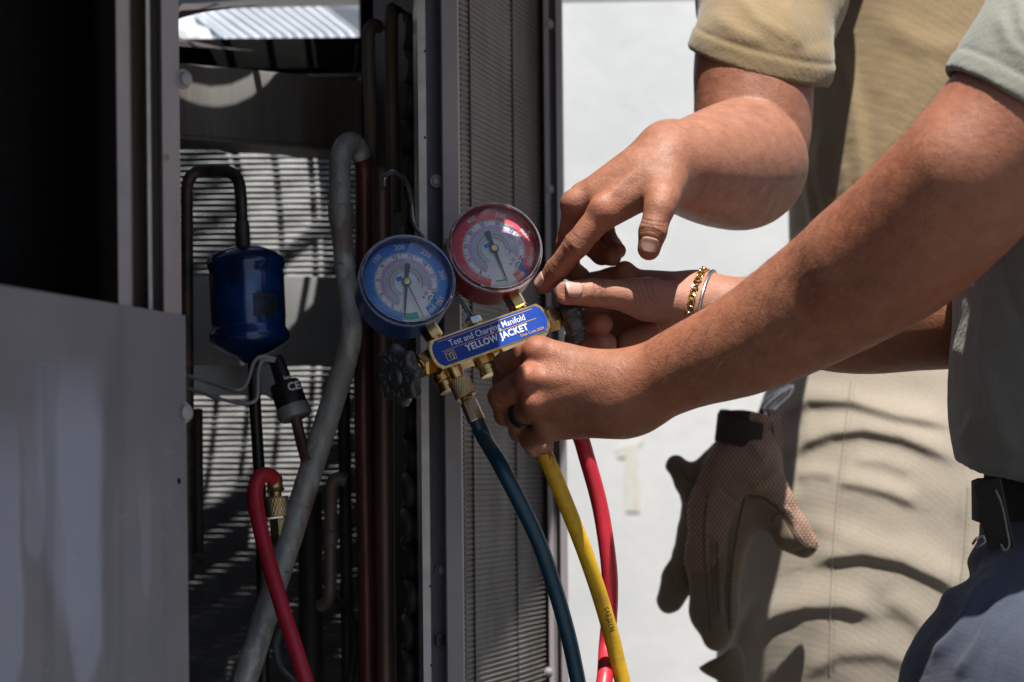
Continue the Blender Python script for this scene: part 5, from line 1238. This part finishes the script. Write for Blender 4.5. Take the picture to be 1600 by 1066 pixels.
# tan T-shirt
cutB = plane3(V(1078, 74, 2.16), V(1190, 126, 2.06), V(1292, 132, 2.15), V(1180, 300, 2.12))
slB = sleeve_fn([JP(1180, 160, 2.145, 101), JP(1186, 100, 2.15, 104), JP(1207, -20, 2.21, 113), JP(1252, -140, 2.35, 113)], cutB, 0.02)
YT = 2.50
torB = [JP(1462, 640, 2.475, 205), JP(1458, 430, 2.475, 206), JP(1462, 300, 2.485, 212), JP(1468, 150, 2.51, 224), JP(1474, 0, 2.535, 228), JP(1470, -120, 2.565, 215)]
def f_shirtB(p):
    pp = p.copy(); pp[:, 1] = YT + (p[:, 1] - YT) * 1.1
    t = chain(pp, torB, 0.04) / 1.05
    s, h = slB(p)
    return smin(t, s, 0.030)
foB = [([(1250, -30), (1272, 40), (1286, 84)], -3.5, 18, 18), ([(1302, 60), (1322, 120), (1338, 190), (1346, 260), (1356, 330)], 5, 14, 26),
       ([(1262, 250), (1266, 300), (1278, 380)], 4, 9, 9), ([(1286, 200), (1282, 270), (1296, 330), (1306, 400)], 4.5, 9, 13), ([(1318, 240), (1326, 320), (1336, 400)], 2.5, 10, 12),
       ([(1420, 120), (1390, 200), (1370, 280), (1360, 360)], 2, 16, 16), ([(1470, 90), (1440, 180), (1400, 260)], 2, 14, 18), ([(1380, 30), (1440, 70), (1520, 80)], 2.5, 18, 22),
       ([(1110, 20), (1150, 50), (1200, 70)], 1.8, 12, 12), ([(1150, -10), (1190, 35), (1240, 60)], 2.2, 10, 12), ([(1226, 0), (1240, 40), (1246, 80)], 1.8, 10, 11)]
vb, qb = sdf_mesh(f_shirtB, (V(1070, 0, 2.05).x - 0.01, 2.00, V(0, 640, 2.4).z - 0.02), (V(1720, 0, YT).x, 2.62, V(1300, -150, 2.3).z), 0.0018)
nb_ = grads(f_shirtB, vb, 0.002); _, hB = slB(vb.astype(np.float32)); ssl = np.abs(chain(vb.astype(np.float32), [JP(1180, 160, 2.145, 101), JP(1186, 100, 2.15, 104), JP(1207, -20, 2.21, 113)], 0.02)) < 0.012
d = folds(vb, foB) * (nb_[:, 1] < 0.4) + 0.0006 * wob(vb, 45) + 0.0002 * wob(vb, 160)
d += ssl * (1 - (nb_ @ cutB[1]) ** 2) * (0.0008 * np.clip((hB + 0.0195) / 0.002, 0, 1) - 0.0012 * np.exp(-((hB + 0.0195) / 0.0018) ** 2))
vb = relax(vb + nb_ * d[:, None], qb, 3, 0.5)
link('shirt', fast_mesh('shirt', vb, qb), M['tan'], persB, label='tan short-sleeved T-shirt')
# sage T-shirt
cutA = plane3(V(1489, 128, 1.66), V(1600, 158, 1.565), V(1700, 270, 1.66), V(1500, 300, 1.65))
slA = sleeve_fn([JP(1560, 230, 1.636, 124), JP(1592, 186, 1.632, 127), JP(1640, 110, 1.636, 130), JP(1700, 0, 1.66, 138), JP(1760, -120, 1.72, 150)], cutA, 0.02)
YA = 1.85
torA = [JP(1788, 735, YA, 268), JP(1786, 640, YA, 280), JP(1792, 540, YA, 280), JP(1804, 380, YA, 286), JP(1832, 100, YA, 285), JP(1836, -120, YA, 250)]
hemA = plane3(V(1490, 728, 1.80), V(1600, 758, 1.70), V(1700, 752, 1.95), V(1600, 900, 1.8))
def f_shirtA(p):
    pp = p.copy(); pp[:, 1] = YA + (p[:, 1] - YA) * 0.82
    t = chain(pp, torA, 0.03); h = (p - hemA[0]) @ hemA[1]
    t = smax(smax(t, h, 0.002), -smax(t + 0.005, -(h + 0.05), 0), 0.001)
    s, _ = slA(p)
    return smin(t, s, 0.014)
foA = [([(1560, 380), (1570, 440), (1600, 520)], -3.5, 10, 10), ([(1508, 556), (1530, 560), (1545, 600), (1560, 660), (1590, 720)], 3, 16, 10), ([(1494, 700), (1514, 670), (1530, 640)], 2.5, 10, 14),
       ([(1540, 440), (1536, 520), (1530, 560)], 2, 16, 10), ([(1500, 720), (1540, 735), (1600, 738)], 3, 12, 8), ([(1560, 20), (1580, 70), (1620, 100)], 2, 10, 12), ([(1590, -10), (1600, 50), (1630, 80)], 2, 9, 10)]
va, qa = sdf_mesh(f_shirtA, (V(1475, 0, 1.62).x, 1.54, V(1500, 790, 1.8).z), (0.66, 2.12, 1.45), 0.0019)
na_ = grads(f_shirtA, va, 0.002); _, hA = slA(va.astype(np.float32)); ssl = np.abs(chain(va.astype(np.float32), [JP(1560, 230, 1.636, 124), JP(1592, 186, 1.632, 127), JP(1640, 110, 1.636, 130)], 0.02)) < 0.012
d = folds(va, foA) * (na_[:, 1] < 0.5) + 0.0006 * wob(va, 45) + 0.0002 * wob(va, 160)
d += ssl * (1 - (na_ @ cutA[1]) ** 2) * (0.0008 * np.clip((hA + 0.015) / 0.002, 0, 1) - 0.0012 * np.exp(-((hA + 0.0150) / 0.0016) ** 2))
va = relax(va + na_ * d[:, None], qa, 3, 0.5)
link('shirt', fast_mesh('shirt', va, qa), M['sage'], persA, label='sage green short-sleeved T-shirt')

# khaki trousers
YK = 2.47
hipB = [JP(1446, 560, YK, 208), JP(1444, 680, YK, 244), JP(1440, 830, YK, 288), JP(1436, 980, YK, 306), JP(1434, 1120, YK, 308)]
def f_trB(p):
    pp = p.copy(); pp[:, 1] = YK + (p[:, 1] - YK) * 1.12
    d = chain(pp, hipB, 0.03) / 1.06
    for x, xf in ((0.325, 0.30), (0.50, 0.52)):
        d = smin(d, chain(p, [(np.array((x, YK, 0.80), np.float32), 0.098), (np.array((xf, YK - 0.03, 0.46), np.float32), 0.074), (np.array((xf, YK, 0.09), np.float32), 0.062)], 0.03), 0.03)
    return d
foK = [([(1200, 664), (1236, 640), (1266, 627), (1332, 628), (1403, 650), (1500, 668)], 5.0, 26, 9), ([(1222, 716), (1262, 692), (1300, 678), (1350, 672), (1408, 684), (1500, 722)], 5.5, 30, 9),
       ([(1300, 752), (1340, 757), (1390, 770), (1440, 792)], 3.2, 20, 8), ([(1240, 744), (1270, 738), (1310, 742)], 1.4, 14, 9), ([(1330, 716), (1380, 722), (1430, 740)], 1.5, 14, 9),
       ([(1264, 884), (1300, 872), (1350, 866), (1410, 878), (1470, 906), (1520, 940)], 5.5, 34, 9), ([(1236, 812), (1280, 822), (1350, 850)], 1.6, 18, 14),
       ([(1176, 990), (1216, 962), (1262, 948), (1320, 948), (1372, 960)], 5.0, 32, 10), ([(1380, 930), (1430, 966), (1480, 1020)], 2.6, 24, 14), ([(1250, 1060), (1310, 1022), (1380, 1020), (1440, 1044)], 2.6, 26, 12),
       ([(1150, 1030), (1160, 980), (1190, 930)], 3, 12, 12), ([(1500, 780), (1496, 850), (1488, 930), (1480, 1060)], -3, 5, 5), ([(1244, 640), (1250, 700), (1240, 780)], -2.0, 12, 12)]
zc_ = V(0, 1090, YK).z
vt, qt = sdf_mesh(f_trB, (V(1105, 0, 2.3).x, 2.22, zc_), (0.66, 2.70, V(0, 550, 2.35).z), 0.0021)
nt_ = grads(f_trB, vt, 0.002); d = folds(vt, foK) * (nt_[:, 1] < 0.5) + 0.0020 * wob(vt, 22) + 0.0003 * wob(vt, 90); vt = relax(vt + nt_ * d[:, None], qt, 2, 0.5)
vl, ql = sdf_mesh(f_trB, (0.15, 2.2, 0.03), (0.68, 2.72, zc_ + 0.003), 0.006)
vv, qq, _ = join([(vt, qt, np.zeros((len(vt), 3))), (vl, ql, np.zeros((len(vl), 3)))])
trB = link('trousers', fast_mesh('trousers', vv, qq), M['khaki'], persB, label='khaki trousers with deep horizontal creases')
# navy trousers
def f_trA(p):
    d = rcone(p, (0.472, 1.84, 0.95), (0.475, 1.84, 1.06), 0.120, 0.112)
    for j in ([(np.array(V(1712, 965, 1.80), np.float32), 0.088), (np.array(V(1622, 1110, 1.74), np.float32), 0.094), (np.array((0.34, 1.68, 0.50), np.float32), 0.072), (np.array((0.37, 1.70, 0.09), np.float32), 0.062)],
              [(np.array((0.47, 1.93, 0.95), np.float32), 0.09), (np.array((0.50, 1.95, 0.48), np.float32), 0.072), (np.array((0.56, 1.96, 0.09), np.float32), 0.06)]):
        d = smin(d, chain(p, j, 0.03), 0.03)
    return d
foN = [([(1470, 960), (1500, 900), (1540, 860), (1580, 850)], 5, 12, 8), ([(1450, 1040), (1500, 990), (1530, 930), (1570, 890)], 5, 12, 9), ([(1490, 1066), (1530, 1010), (1560, 950), (1600, 910)], 4, 10, 9), ([(1540, 1090), (1556, 1010), (1600, 950)], -2.5, 4, 4)]
zc2 = V(0, 1090, 1.75).z
vt, qt = sdf_mesh(f_trA, (0.24, 1.58, zc2), (0.64, 2.08, 1.075), 0.0024)
nt_ = grads(f_trA, vt, 0.002); d = folds(vt, foN) * (nt_[:, 1] < 0.5) + 0.0010 * wob(vt, 45) + 0.0004 * wob(vt, 170); vt = relax(vt + nt_ * d[:, None], qt, 2, 0.5)
vl, ql = sdf_mesh(f_trA, (0.2, 1.58, 0.03), (0.66, 2.1, zc2 + 0.003), 0.006)
vv, qq, _ = join([(vt, qt, np.zeros((len(vt), 3))), (vl, ql, np.zeros((len(vl), 3)))])
link('trousers', fast_mesh('trousers', vv, qq), M['navy'], persA, label='dark navy work trousers')
# boots
for p_, feet in ((persA, [((0.37, 1.70), (-0.95, -0.1)), ((0.56, 1.96), (-0.95, 0.05))]), (persB, [((0.30, YK), (-0.5, -0.85)), ((0.52, YK), (-0.3, -0.95))])):
    for (x, y), dr in feet:
        dr = nrm((dr[0], dr[1], 0)); c = np.array((x, y, 0))
        def f_boot(p):
            d = rcone(p, c + (0, 0, 0.17), c + (0, 0, 0.05), 0.052, 0.047); d = smin(d, rcone(p, c + (0, 0, 0.045), c + dr * 0.17 + (0, 0, 0.036), 0.046, 0.040), 0.03)
            d = smin(d, rcone(p, c - dr * 0.045 + (0, 0, 0.035), c + dr * 0.05 + (0, 0, 0.03), 0.035, 0.04), 0.02); return smax(d, -p[:, 2] + 0.001, 0.004)
        vh, qh = sdf_mesh(f_boot, c - (0.27, 0.27, 0.01), c + (0.27, 0.27, 0.25), 0.005); link('boot', fast_mesh('boot', vh, qh), M['leather'], p_)
# belt of the near person with its hanging strap and a dark pouch edge
def on_surf(f, px, py, Y0, off):
    o = np.array(V(px, py, Y0))[None]; d = nrm(np.array(V(px, py, Y0)) - np.array(camo.location))[None]
    t = np.linspace(-0.25, 0.4, 400); P_ = (o + d * t[:, None]).astype(np.float32); s = f(P_); k = int(np.argmax(s < 0)) if (s < 0).any() else 160
    return Vector(P_[k]) - Vector(d[0]) * off
n = 48; vs = []
for i in range(n):
    a = 2 * math.pi * i / n
    for z, e in ((1.014, 0.001), (1.016, 0.006), (1.046, 0.006), (1.048, 0.001)): vs.append((0.475 + math.cos(a) * (0.1175 + e), 1.84 + math.sin(a) * (0.1175 + e), z))
fs = [(4 * i + k, 4 * ((i + 1) % n) + k, 4 * ((i + 1) % n) + k + 1, 4 * i + k + 1) for i in range(n) for k in range(3)]
link('belt', new_mesh('belt', vs, fs, 40), M['belt'], persA)
def strap(pts, wid, th, name, mat, parent, nrmdir=(0, -1, 0)):
    pts = [Vector(q) for q in pts]; mb = MB(); vs = []; m = len(pts)
    for i in range(m):
        t = (pts[min(i + 1, m - 1)] - pts[max(i - 1, 0)]).normalized(); nn = Vector(nrmdir); nn = (nn - t * nn.dot(t)).normalized(); s = t.cross(nn)
        for a, b in ((-1, 0), (1, 0), (1, 1), (-1, 1)): vs.append(pts[i] + s * (a * wid / 2) + nn * (b * th))
    fs = [(4 * i + k, 4 * i + (k + 1) % 4, 4 * i + 4 + (k + 1) % 4, 4 * i + 4 + k) for i in range(m - 1) for k in range(4)] + [(3, 2, 1, 0), tuple(4 * (m - 1) + k for k in range(4))]
    mb.add(vs, fs); return mb.build(name, mat, parent, 30)
strap([V(1544, 752, 1.715), V(1552, 790, 1.712), V(1560, 830, 1.712), V(1566, 856, 1.714)], 0.019, 0.003, 'strap_end', M['belt'], persA, (-0.5, -0.85, 0))
pipe('strap_loop', [(1556, 766, 1.708), (1566, 790, 1.706), (1574, 830, 1.706), (1577, 852, 1.707), (1570, 860, 1.708), (1564, 850, 1.708)], 1.6, M['sage'], persA, 6, 8)
pipe('belt_clip', [(1520, 850, 1.735), (1526, 842, 1.73), (1536, 838, 1.73), (1540, 846, 1.73), (1530, 854, 1.733), (1522, 858, 1.736)], 2.2, M['steel'], persA, 6, 8)

# ------------------------------------------------------------------ work gloves hanging from the belt clip
glove = root('work_gloves', 'pair of tan and brown work gloves hanging from the belt by a clip', 'gloves', V(1150, 830, 2.27))
YG = 2.295
def sq(p, c, k):
    q = p.copy(); q[:, 1] = c + (p[:, 1] - c) * k; return q
def GJ(px, py, Y, rpx): return JP(px, py, Y, rpx)
def f_front(p):
    q = sq(p, YG, 1.35)
    d = chain(q, [GJ(1172, 690, YG, 46), GJ(1160, 740, YG, 56), GJ(1134, 800, YG, 53), GJ(1118, 880, YG, 42), GJ(1116, 950, YG, 34), GJ(1120, 992, YG, 25)], 0.02)
    d = smin(d, chain(q, [GJ(1150, 810, YG - 0.01, 26), GJ(1130, 900, YG - 0.012, 20), GJ(1130, 985, YG - 0.006, 16)], 0.01), 0.006)
    d = smin(d, chain(q, [GJ(1180, 740, YG - 0.01, 40), GJ(1205, 790, YG - 0.012, 36), GJ(1235, 832, YG - 0.012, 31), GJ(1258, 850, YG - 0.010, 25)], 0.01), 0.012)
    return d / 1.2
foG = [([(1110, 830), (1108, 900), (1112, 980)], -2.5, 4, 4), ([(1140, 830), (1136, 920), (1140, 990)], -2.5, 4, 5), ([(1172, 690), (1192, 720), (1200, 700)], 2.5, 8, 8), ([(1170, 765), (1195, 755), (1222, 730)], 3.5, 9, 6), ([(1120, 760), (1160, 790), (1180, 770)], -1.5, 5, 5), ([(1210, 800), (1222, 792), (1236, 800), (1240, 814)], 1.6, 3, 3), ([(1240, 866), (1260, 860), (1278, 862)], -1.5, 3, 3), ([(1166, 772), (1192, 776), (1222, 800), (1246, 846)], -1.4, 3, 3)]
lo, hi = bbox([GJ(1080, 700, YG, 30), GJ(1290, 1010, YG, 30)], 0.03); lo[1] = 2.20; hi[1] = 2.40
vg, qg = sdf_mesh(f_front, lo, hi, 0.0013); ng = grads(f_front, vg, 0.0015)
d = folds(vg, foG) * (ng[:, 1] < 0.4) + 0.0018 * wob(vg, 48) + 0.0006 * wob(vg, 130); vg = vg + ng * d[:, None]
me = fast_mesh('glove', vg, qg)
fc = np.empty(len(me.polygons) * 3, np.float32); me.polygons.foreach_get('center', fc); fc = fc.reshape(-1, 3); fx, fy = proj(fc)
def inside(poly, x, y):
    r = np.zeros(len(x), bool); j = len(poly) - 1
    for i in range(len(poly)):
        xi, yi = poly[i]; xj, yj = poly[j]; r ^= ((yi > y) != (yj > y)) & (x < (xj - xi) * (y - yi) / (yj - yi + 1e-9) + xi); j = i
    return r
lea = inside([(1166, 772), (1192, 774), (1214, 790), (1236, 822), (1252, 846), (1276, 858), (1300, 866), (1260, 900), (1160, 860), (1152, 1060), (1060, 1060), (1060, 905), (1085, 892), (1104, 900), (1118, 880), (1130, 860), (1142, 820)], fx, fy)
me.materials.append(M['mesh_tan']); me.materials.append(M['leather']); me.polygons.foreach_set('material_index', lea.astype(np.int32))
front_glove = link('glove', me, None, glove, label='front glove with pale mesh back and brown suede thumb')
# cuff: open hem with a dark tab
cf = frame_axis(V(1170, 672, YG), V(1172, 640, YG) - V(1160, 740, YG)); n = 40; vs = []
kk = YG / FPX
cfu = Vector((1, 0.15, -0.05)).normalized(); cfn = (V(1174, 640, YG) - V(1164, 730, YG)).normalized(); cfu = (cfu - cfn * cfu.dot(cfn)).normalized(); cfv = cfn.cross(cfu)
for h, e in ((-0.012, -2), (0.000, 0), (0.012, 1.5), (0.0155, 2.5), (0.0185, 1.5), (0.0185, -2), (0.010, -3.5), (-0.01, -5)):
    for i in range(n):
        a = 2 * math.pi * i / n; w = 0.0016 * math.sin(3 * a + 1) * (h > 0.01)
        vs.append(V(1168, 676, YG) + cfu * ((47 + e) * kk * math.cos(a)) + cfv * ((33 + e) * kk * math.sin(a)) + cfn * (h + w))
fs = [(k * n + i, k * n + (i + 1) % n, (k + 1) * n + (i + 1) % n, (k + 1) * n + i) for k in range(7) for i in range(n)]
me = new_mesh('cuff', vs, fs, 60); me.materials.append(M['cuff']); me.materials.append(M['mesh_tan'])
for p in me.polygons:
    x_, y_ = proj(np.array([tuple(p.center)])); p.material_index = 1 if x_[0] > 1172 else 0
link('cuff', me, None, glove)
# wrist tab following the cuff
vs = []
for i in range(13):
    a = R(-172 + i * 8.2)
    for h in (-0.014, 0.012):
        for e in (3.2, 6.0): vs.append(V(1168, 676, YG) + cfu * ((47 + e) * kk * math.cos(a)) + cfv * ((33 + e) * kk * math.sin(a)) + cfn * (h - 0.0005 * i + 0.003))
fs = []
for i in range(12):
    b = 4 * i; fs += [(b + 1, b + 3, b + 7, b + 5), (b, b + 4, b + 6, b + 2), (b, b + 1, b + 5, b + 4), (b + 2, b + 6, b + 7, b + 3)]
fs += [(0, 2, 3, 1), (48, 49, 51, 50)]
link('wrist_tab', new_mesh('wrist_tab', vs, fs, 40), M['cuff'], glove)
# second glove behind
def f_back(p):
    q = sq(p, YG + 0.035, 1.2)
    d = chain(q, [GJ(1168, 680, YG + 0.03, 34), GJ(1120, 750, YG + 0.035, 36), GJ(1095, 830, YG + 0.035, 30)], 0.02)
    d = smin(d, chain(q, [GJ(1100, 790, YG + 0.03, 26), GJ(1080, 755, YG + 0.03, 23), GJ(1056, 728, YG + 0.028, 17)], 0.008), 0.010)
    d = smin(d, chain(q, [GJ(1095, 800, YG + 0.03, 30), GJ(1082, 860, YG + 0.03, 24), GJ(1062, 905, YG + 0.03, 24), GJ(1046, 938, YG + 0.03, 22)], 0.008), 0.010)
    return d / 1.1
lo, hi = bbox([GJ(1040, 690, YG, 30), GJ(1180, 950, YG + 0.03, 30)], 0.02); lo[1] = 2.26; hi[1] = 2.44
vg, qg = sdf_mesh(f_back, lo, hi, 0.0015); ng = grads(f_back, vg, 0.0015)
d = folds(vg, [([(1050, 742), (1066, 736), (1080, 762)], -3, 5, 4), ([(1086, 790), (1078, 830), (1074, 880)], 3, 6, 5), ([(1094, 800), (1086, 850), (1080, 890)], -3, 4, 4), ([(1048, 930), (1056, 900), (1072, 890), (1076, 930)], -3, 4, 4), ([(1062, 720), (1082, 750)], 2, 4, 4)]) * (ng[:, 1] < 0.4) + 0.0010 * wob(vg, 70) + 0.0004 * wob(vg, 240); vg = vg + ng * d[:, None]
link('glove', fast_mesh('glove', vg, qg), M['leather'], glove, label='rear brown suede glove with two fingers spread to the left')
# seams and stitching on the front glove
def tree_of(ob): return BVHTree.FromPolygons([v.co for v in ob.data.vertices], [tuple(p.vertices) for p in ob.data.polygons])
def lay(tree, pts, off, n=8):
    res = []
    for q in spline([(a, b, 0) for a, b in pts], n):
        d = (V(q[0], q[1], 1.0) - camo.location).normalized(); h = tree.ray_cast(camo.location, d)
        if h[0] is not None: res.append(h[0] - d * off)
    return res
def stitch(tree, pts, name, parent, seam_mat, off_px=5, step=0.0042, rs=0.0007):
    line = lay(tree, pts, 0.0002, 14)
    if len(line) < 3: return
    mb = MB(); mb.tube(line, rs, 8); mb.build(name, seam_mat, parent, 60)
    sh = lay(tree, [(a + off_px, b - off_px * 0.6) for a, b in pts], 0.0003, 30); mb = MB(); acc = 0.0
    for a, b in zip(sh, sh[1:]):
        acc += (b - a).length
        if acc > step and (b - a).length < 0.02: d = (b - a).normalized(); mb.tube([a - d * 0.0011, a + d * 0.0011], 0.00038, 5); acc = 0.0
    if mb.v: mb.build(name + '_stitches', M['thread'], parent, 0, kind='stuff')
gt = tree_of(front_glove)
for pts in ([(1168, 776), (1192, 779), (1214, 795), (1236, 827), (1252, 849), (1274, 861)], [(1164, 775), (1152, 830), (1142, 900), (1140, 985)], [(1106, 770), (1100, 830), (1104, 910), (1110, 985)], [(1206, 816), (1214, 803), (1230, 805), (1240, 822)], [(1120, 846), (1121, 900), (1123, 960)]):
    stitch(gt, pts, 'glove_seam', glove, M['seam'])
kt = tree_of(trB)
stitch(kt, [(1512, 762), (1507, 850), (1498, 940), (1488, 1055)], 'pocket_seam', persB, M['khaki_seam'])
stitch(kt, [(1330, 596), (1318, 690), (1306, 800), (1298, 930), (1296, 1055)], 'side_seam', persB, M['khaki_seam'], 7)
# clip: steel ring and tan loop
pipe('carabiner', [(1190, 650, 2.29), (1191, 637, 2.285), (1202, 624, 2.285), (1220, 611, 2.29), (1236, 603, 2.30), (1232, 615, 2.302), (1214, 632, 2.302), (1200, 648, 2.296), (1190, 652, 2.291)], 4, M['steel'], glove, 6, 10)
strap([V(1204, 642, 2.292), V(1211, 662, 2.285), V(1216, 690, 2.287), V(1213, 700, 2.29)], 0.010, 0.0025, 'hang_loop', M['mesh_tan'], glove, (0.5, -0.8, 0))
# dark cloth tail at the bottom of the trousers pocket
tail = root('cloth_rag', 'dark brown rag corner poking out below the hanging gloves', 'rag', V(1120, 1045, 2.32))
tf = Fr(V(1120, 1045, 2.32), (1, 0, 0), (0, 0, 1), (0, -1, 0)); kk = 2.32 / FPX
bm = bmesh.new(); pts = [(1089, 1044), (1104, 1033), (1124, 1026), (1140, 1012), (1156, 1008), (1162, 1040), (1168, 1090), (1140, 1082), (1118, 1064), (1102, 1053)]
vs_ = [bm.verts.new(tf.p((x - 1120) * kk, -(y - 1045) * kk, 0.006 * math.sin(x * 0.09))) for x, y in pts]; fa = bm.faces.new(vs_)
ex = bmesh.ops.extrude_face_region(bm, geom=[fa]); bmesh.ops.translate(bm, verts=[q for q in ex['geom'] if isinstance(q, bmesh.types.BMVert)], vec=(0.004, 0.012, 0))
bmesh.ops.recalc_face_normals(bm, faces=bm.faces[:]); bmesh.ops.triangulate(bm, faces=bm.faces[:]); bmesh.ops.subdivide_edges(bm, edges=bm.edges[:], cuts=3, use_grid_fill=True)
for q in bm.verts: q.co += Vector((0.0012 * math.sin(q.co.z * 210), 0.0022 * math.sin(q.co.x * 160 + q.co.z * 90), 0.0010 * math.sin(q.co.x * 230)))
for _ in range(3): bmesh.ops.smooth_vert(bm, verts=bm.verts[:], factor=0.5, use_axis_x=True, use_axis_y=True, use_axis_z=True)
me = bpy.data.meshes.new('rag_cloth'); bm.to_mesh(me); bm.free(); me.polygons.foreach_set('use_smooth', [True] * len(me.polygons))
link('rag_cloth', me, M['leather'], tail)
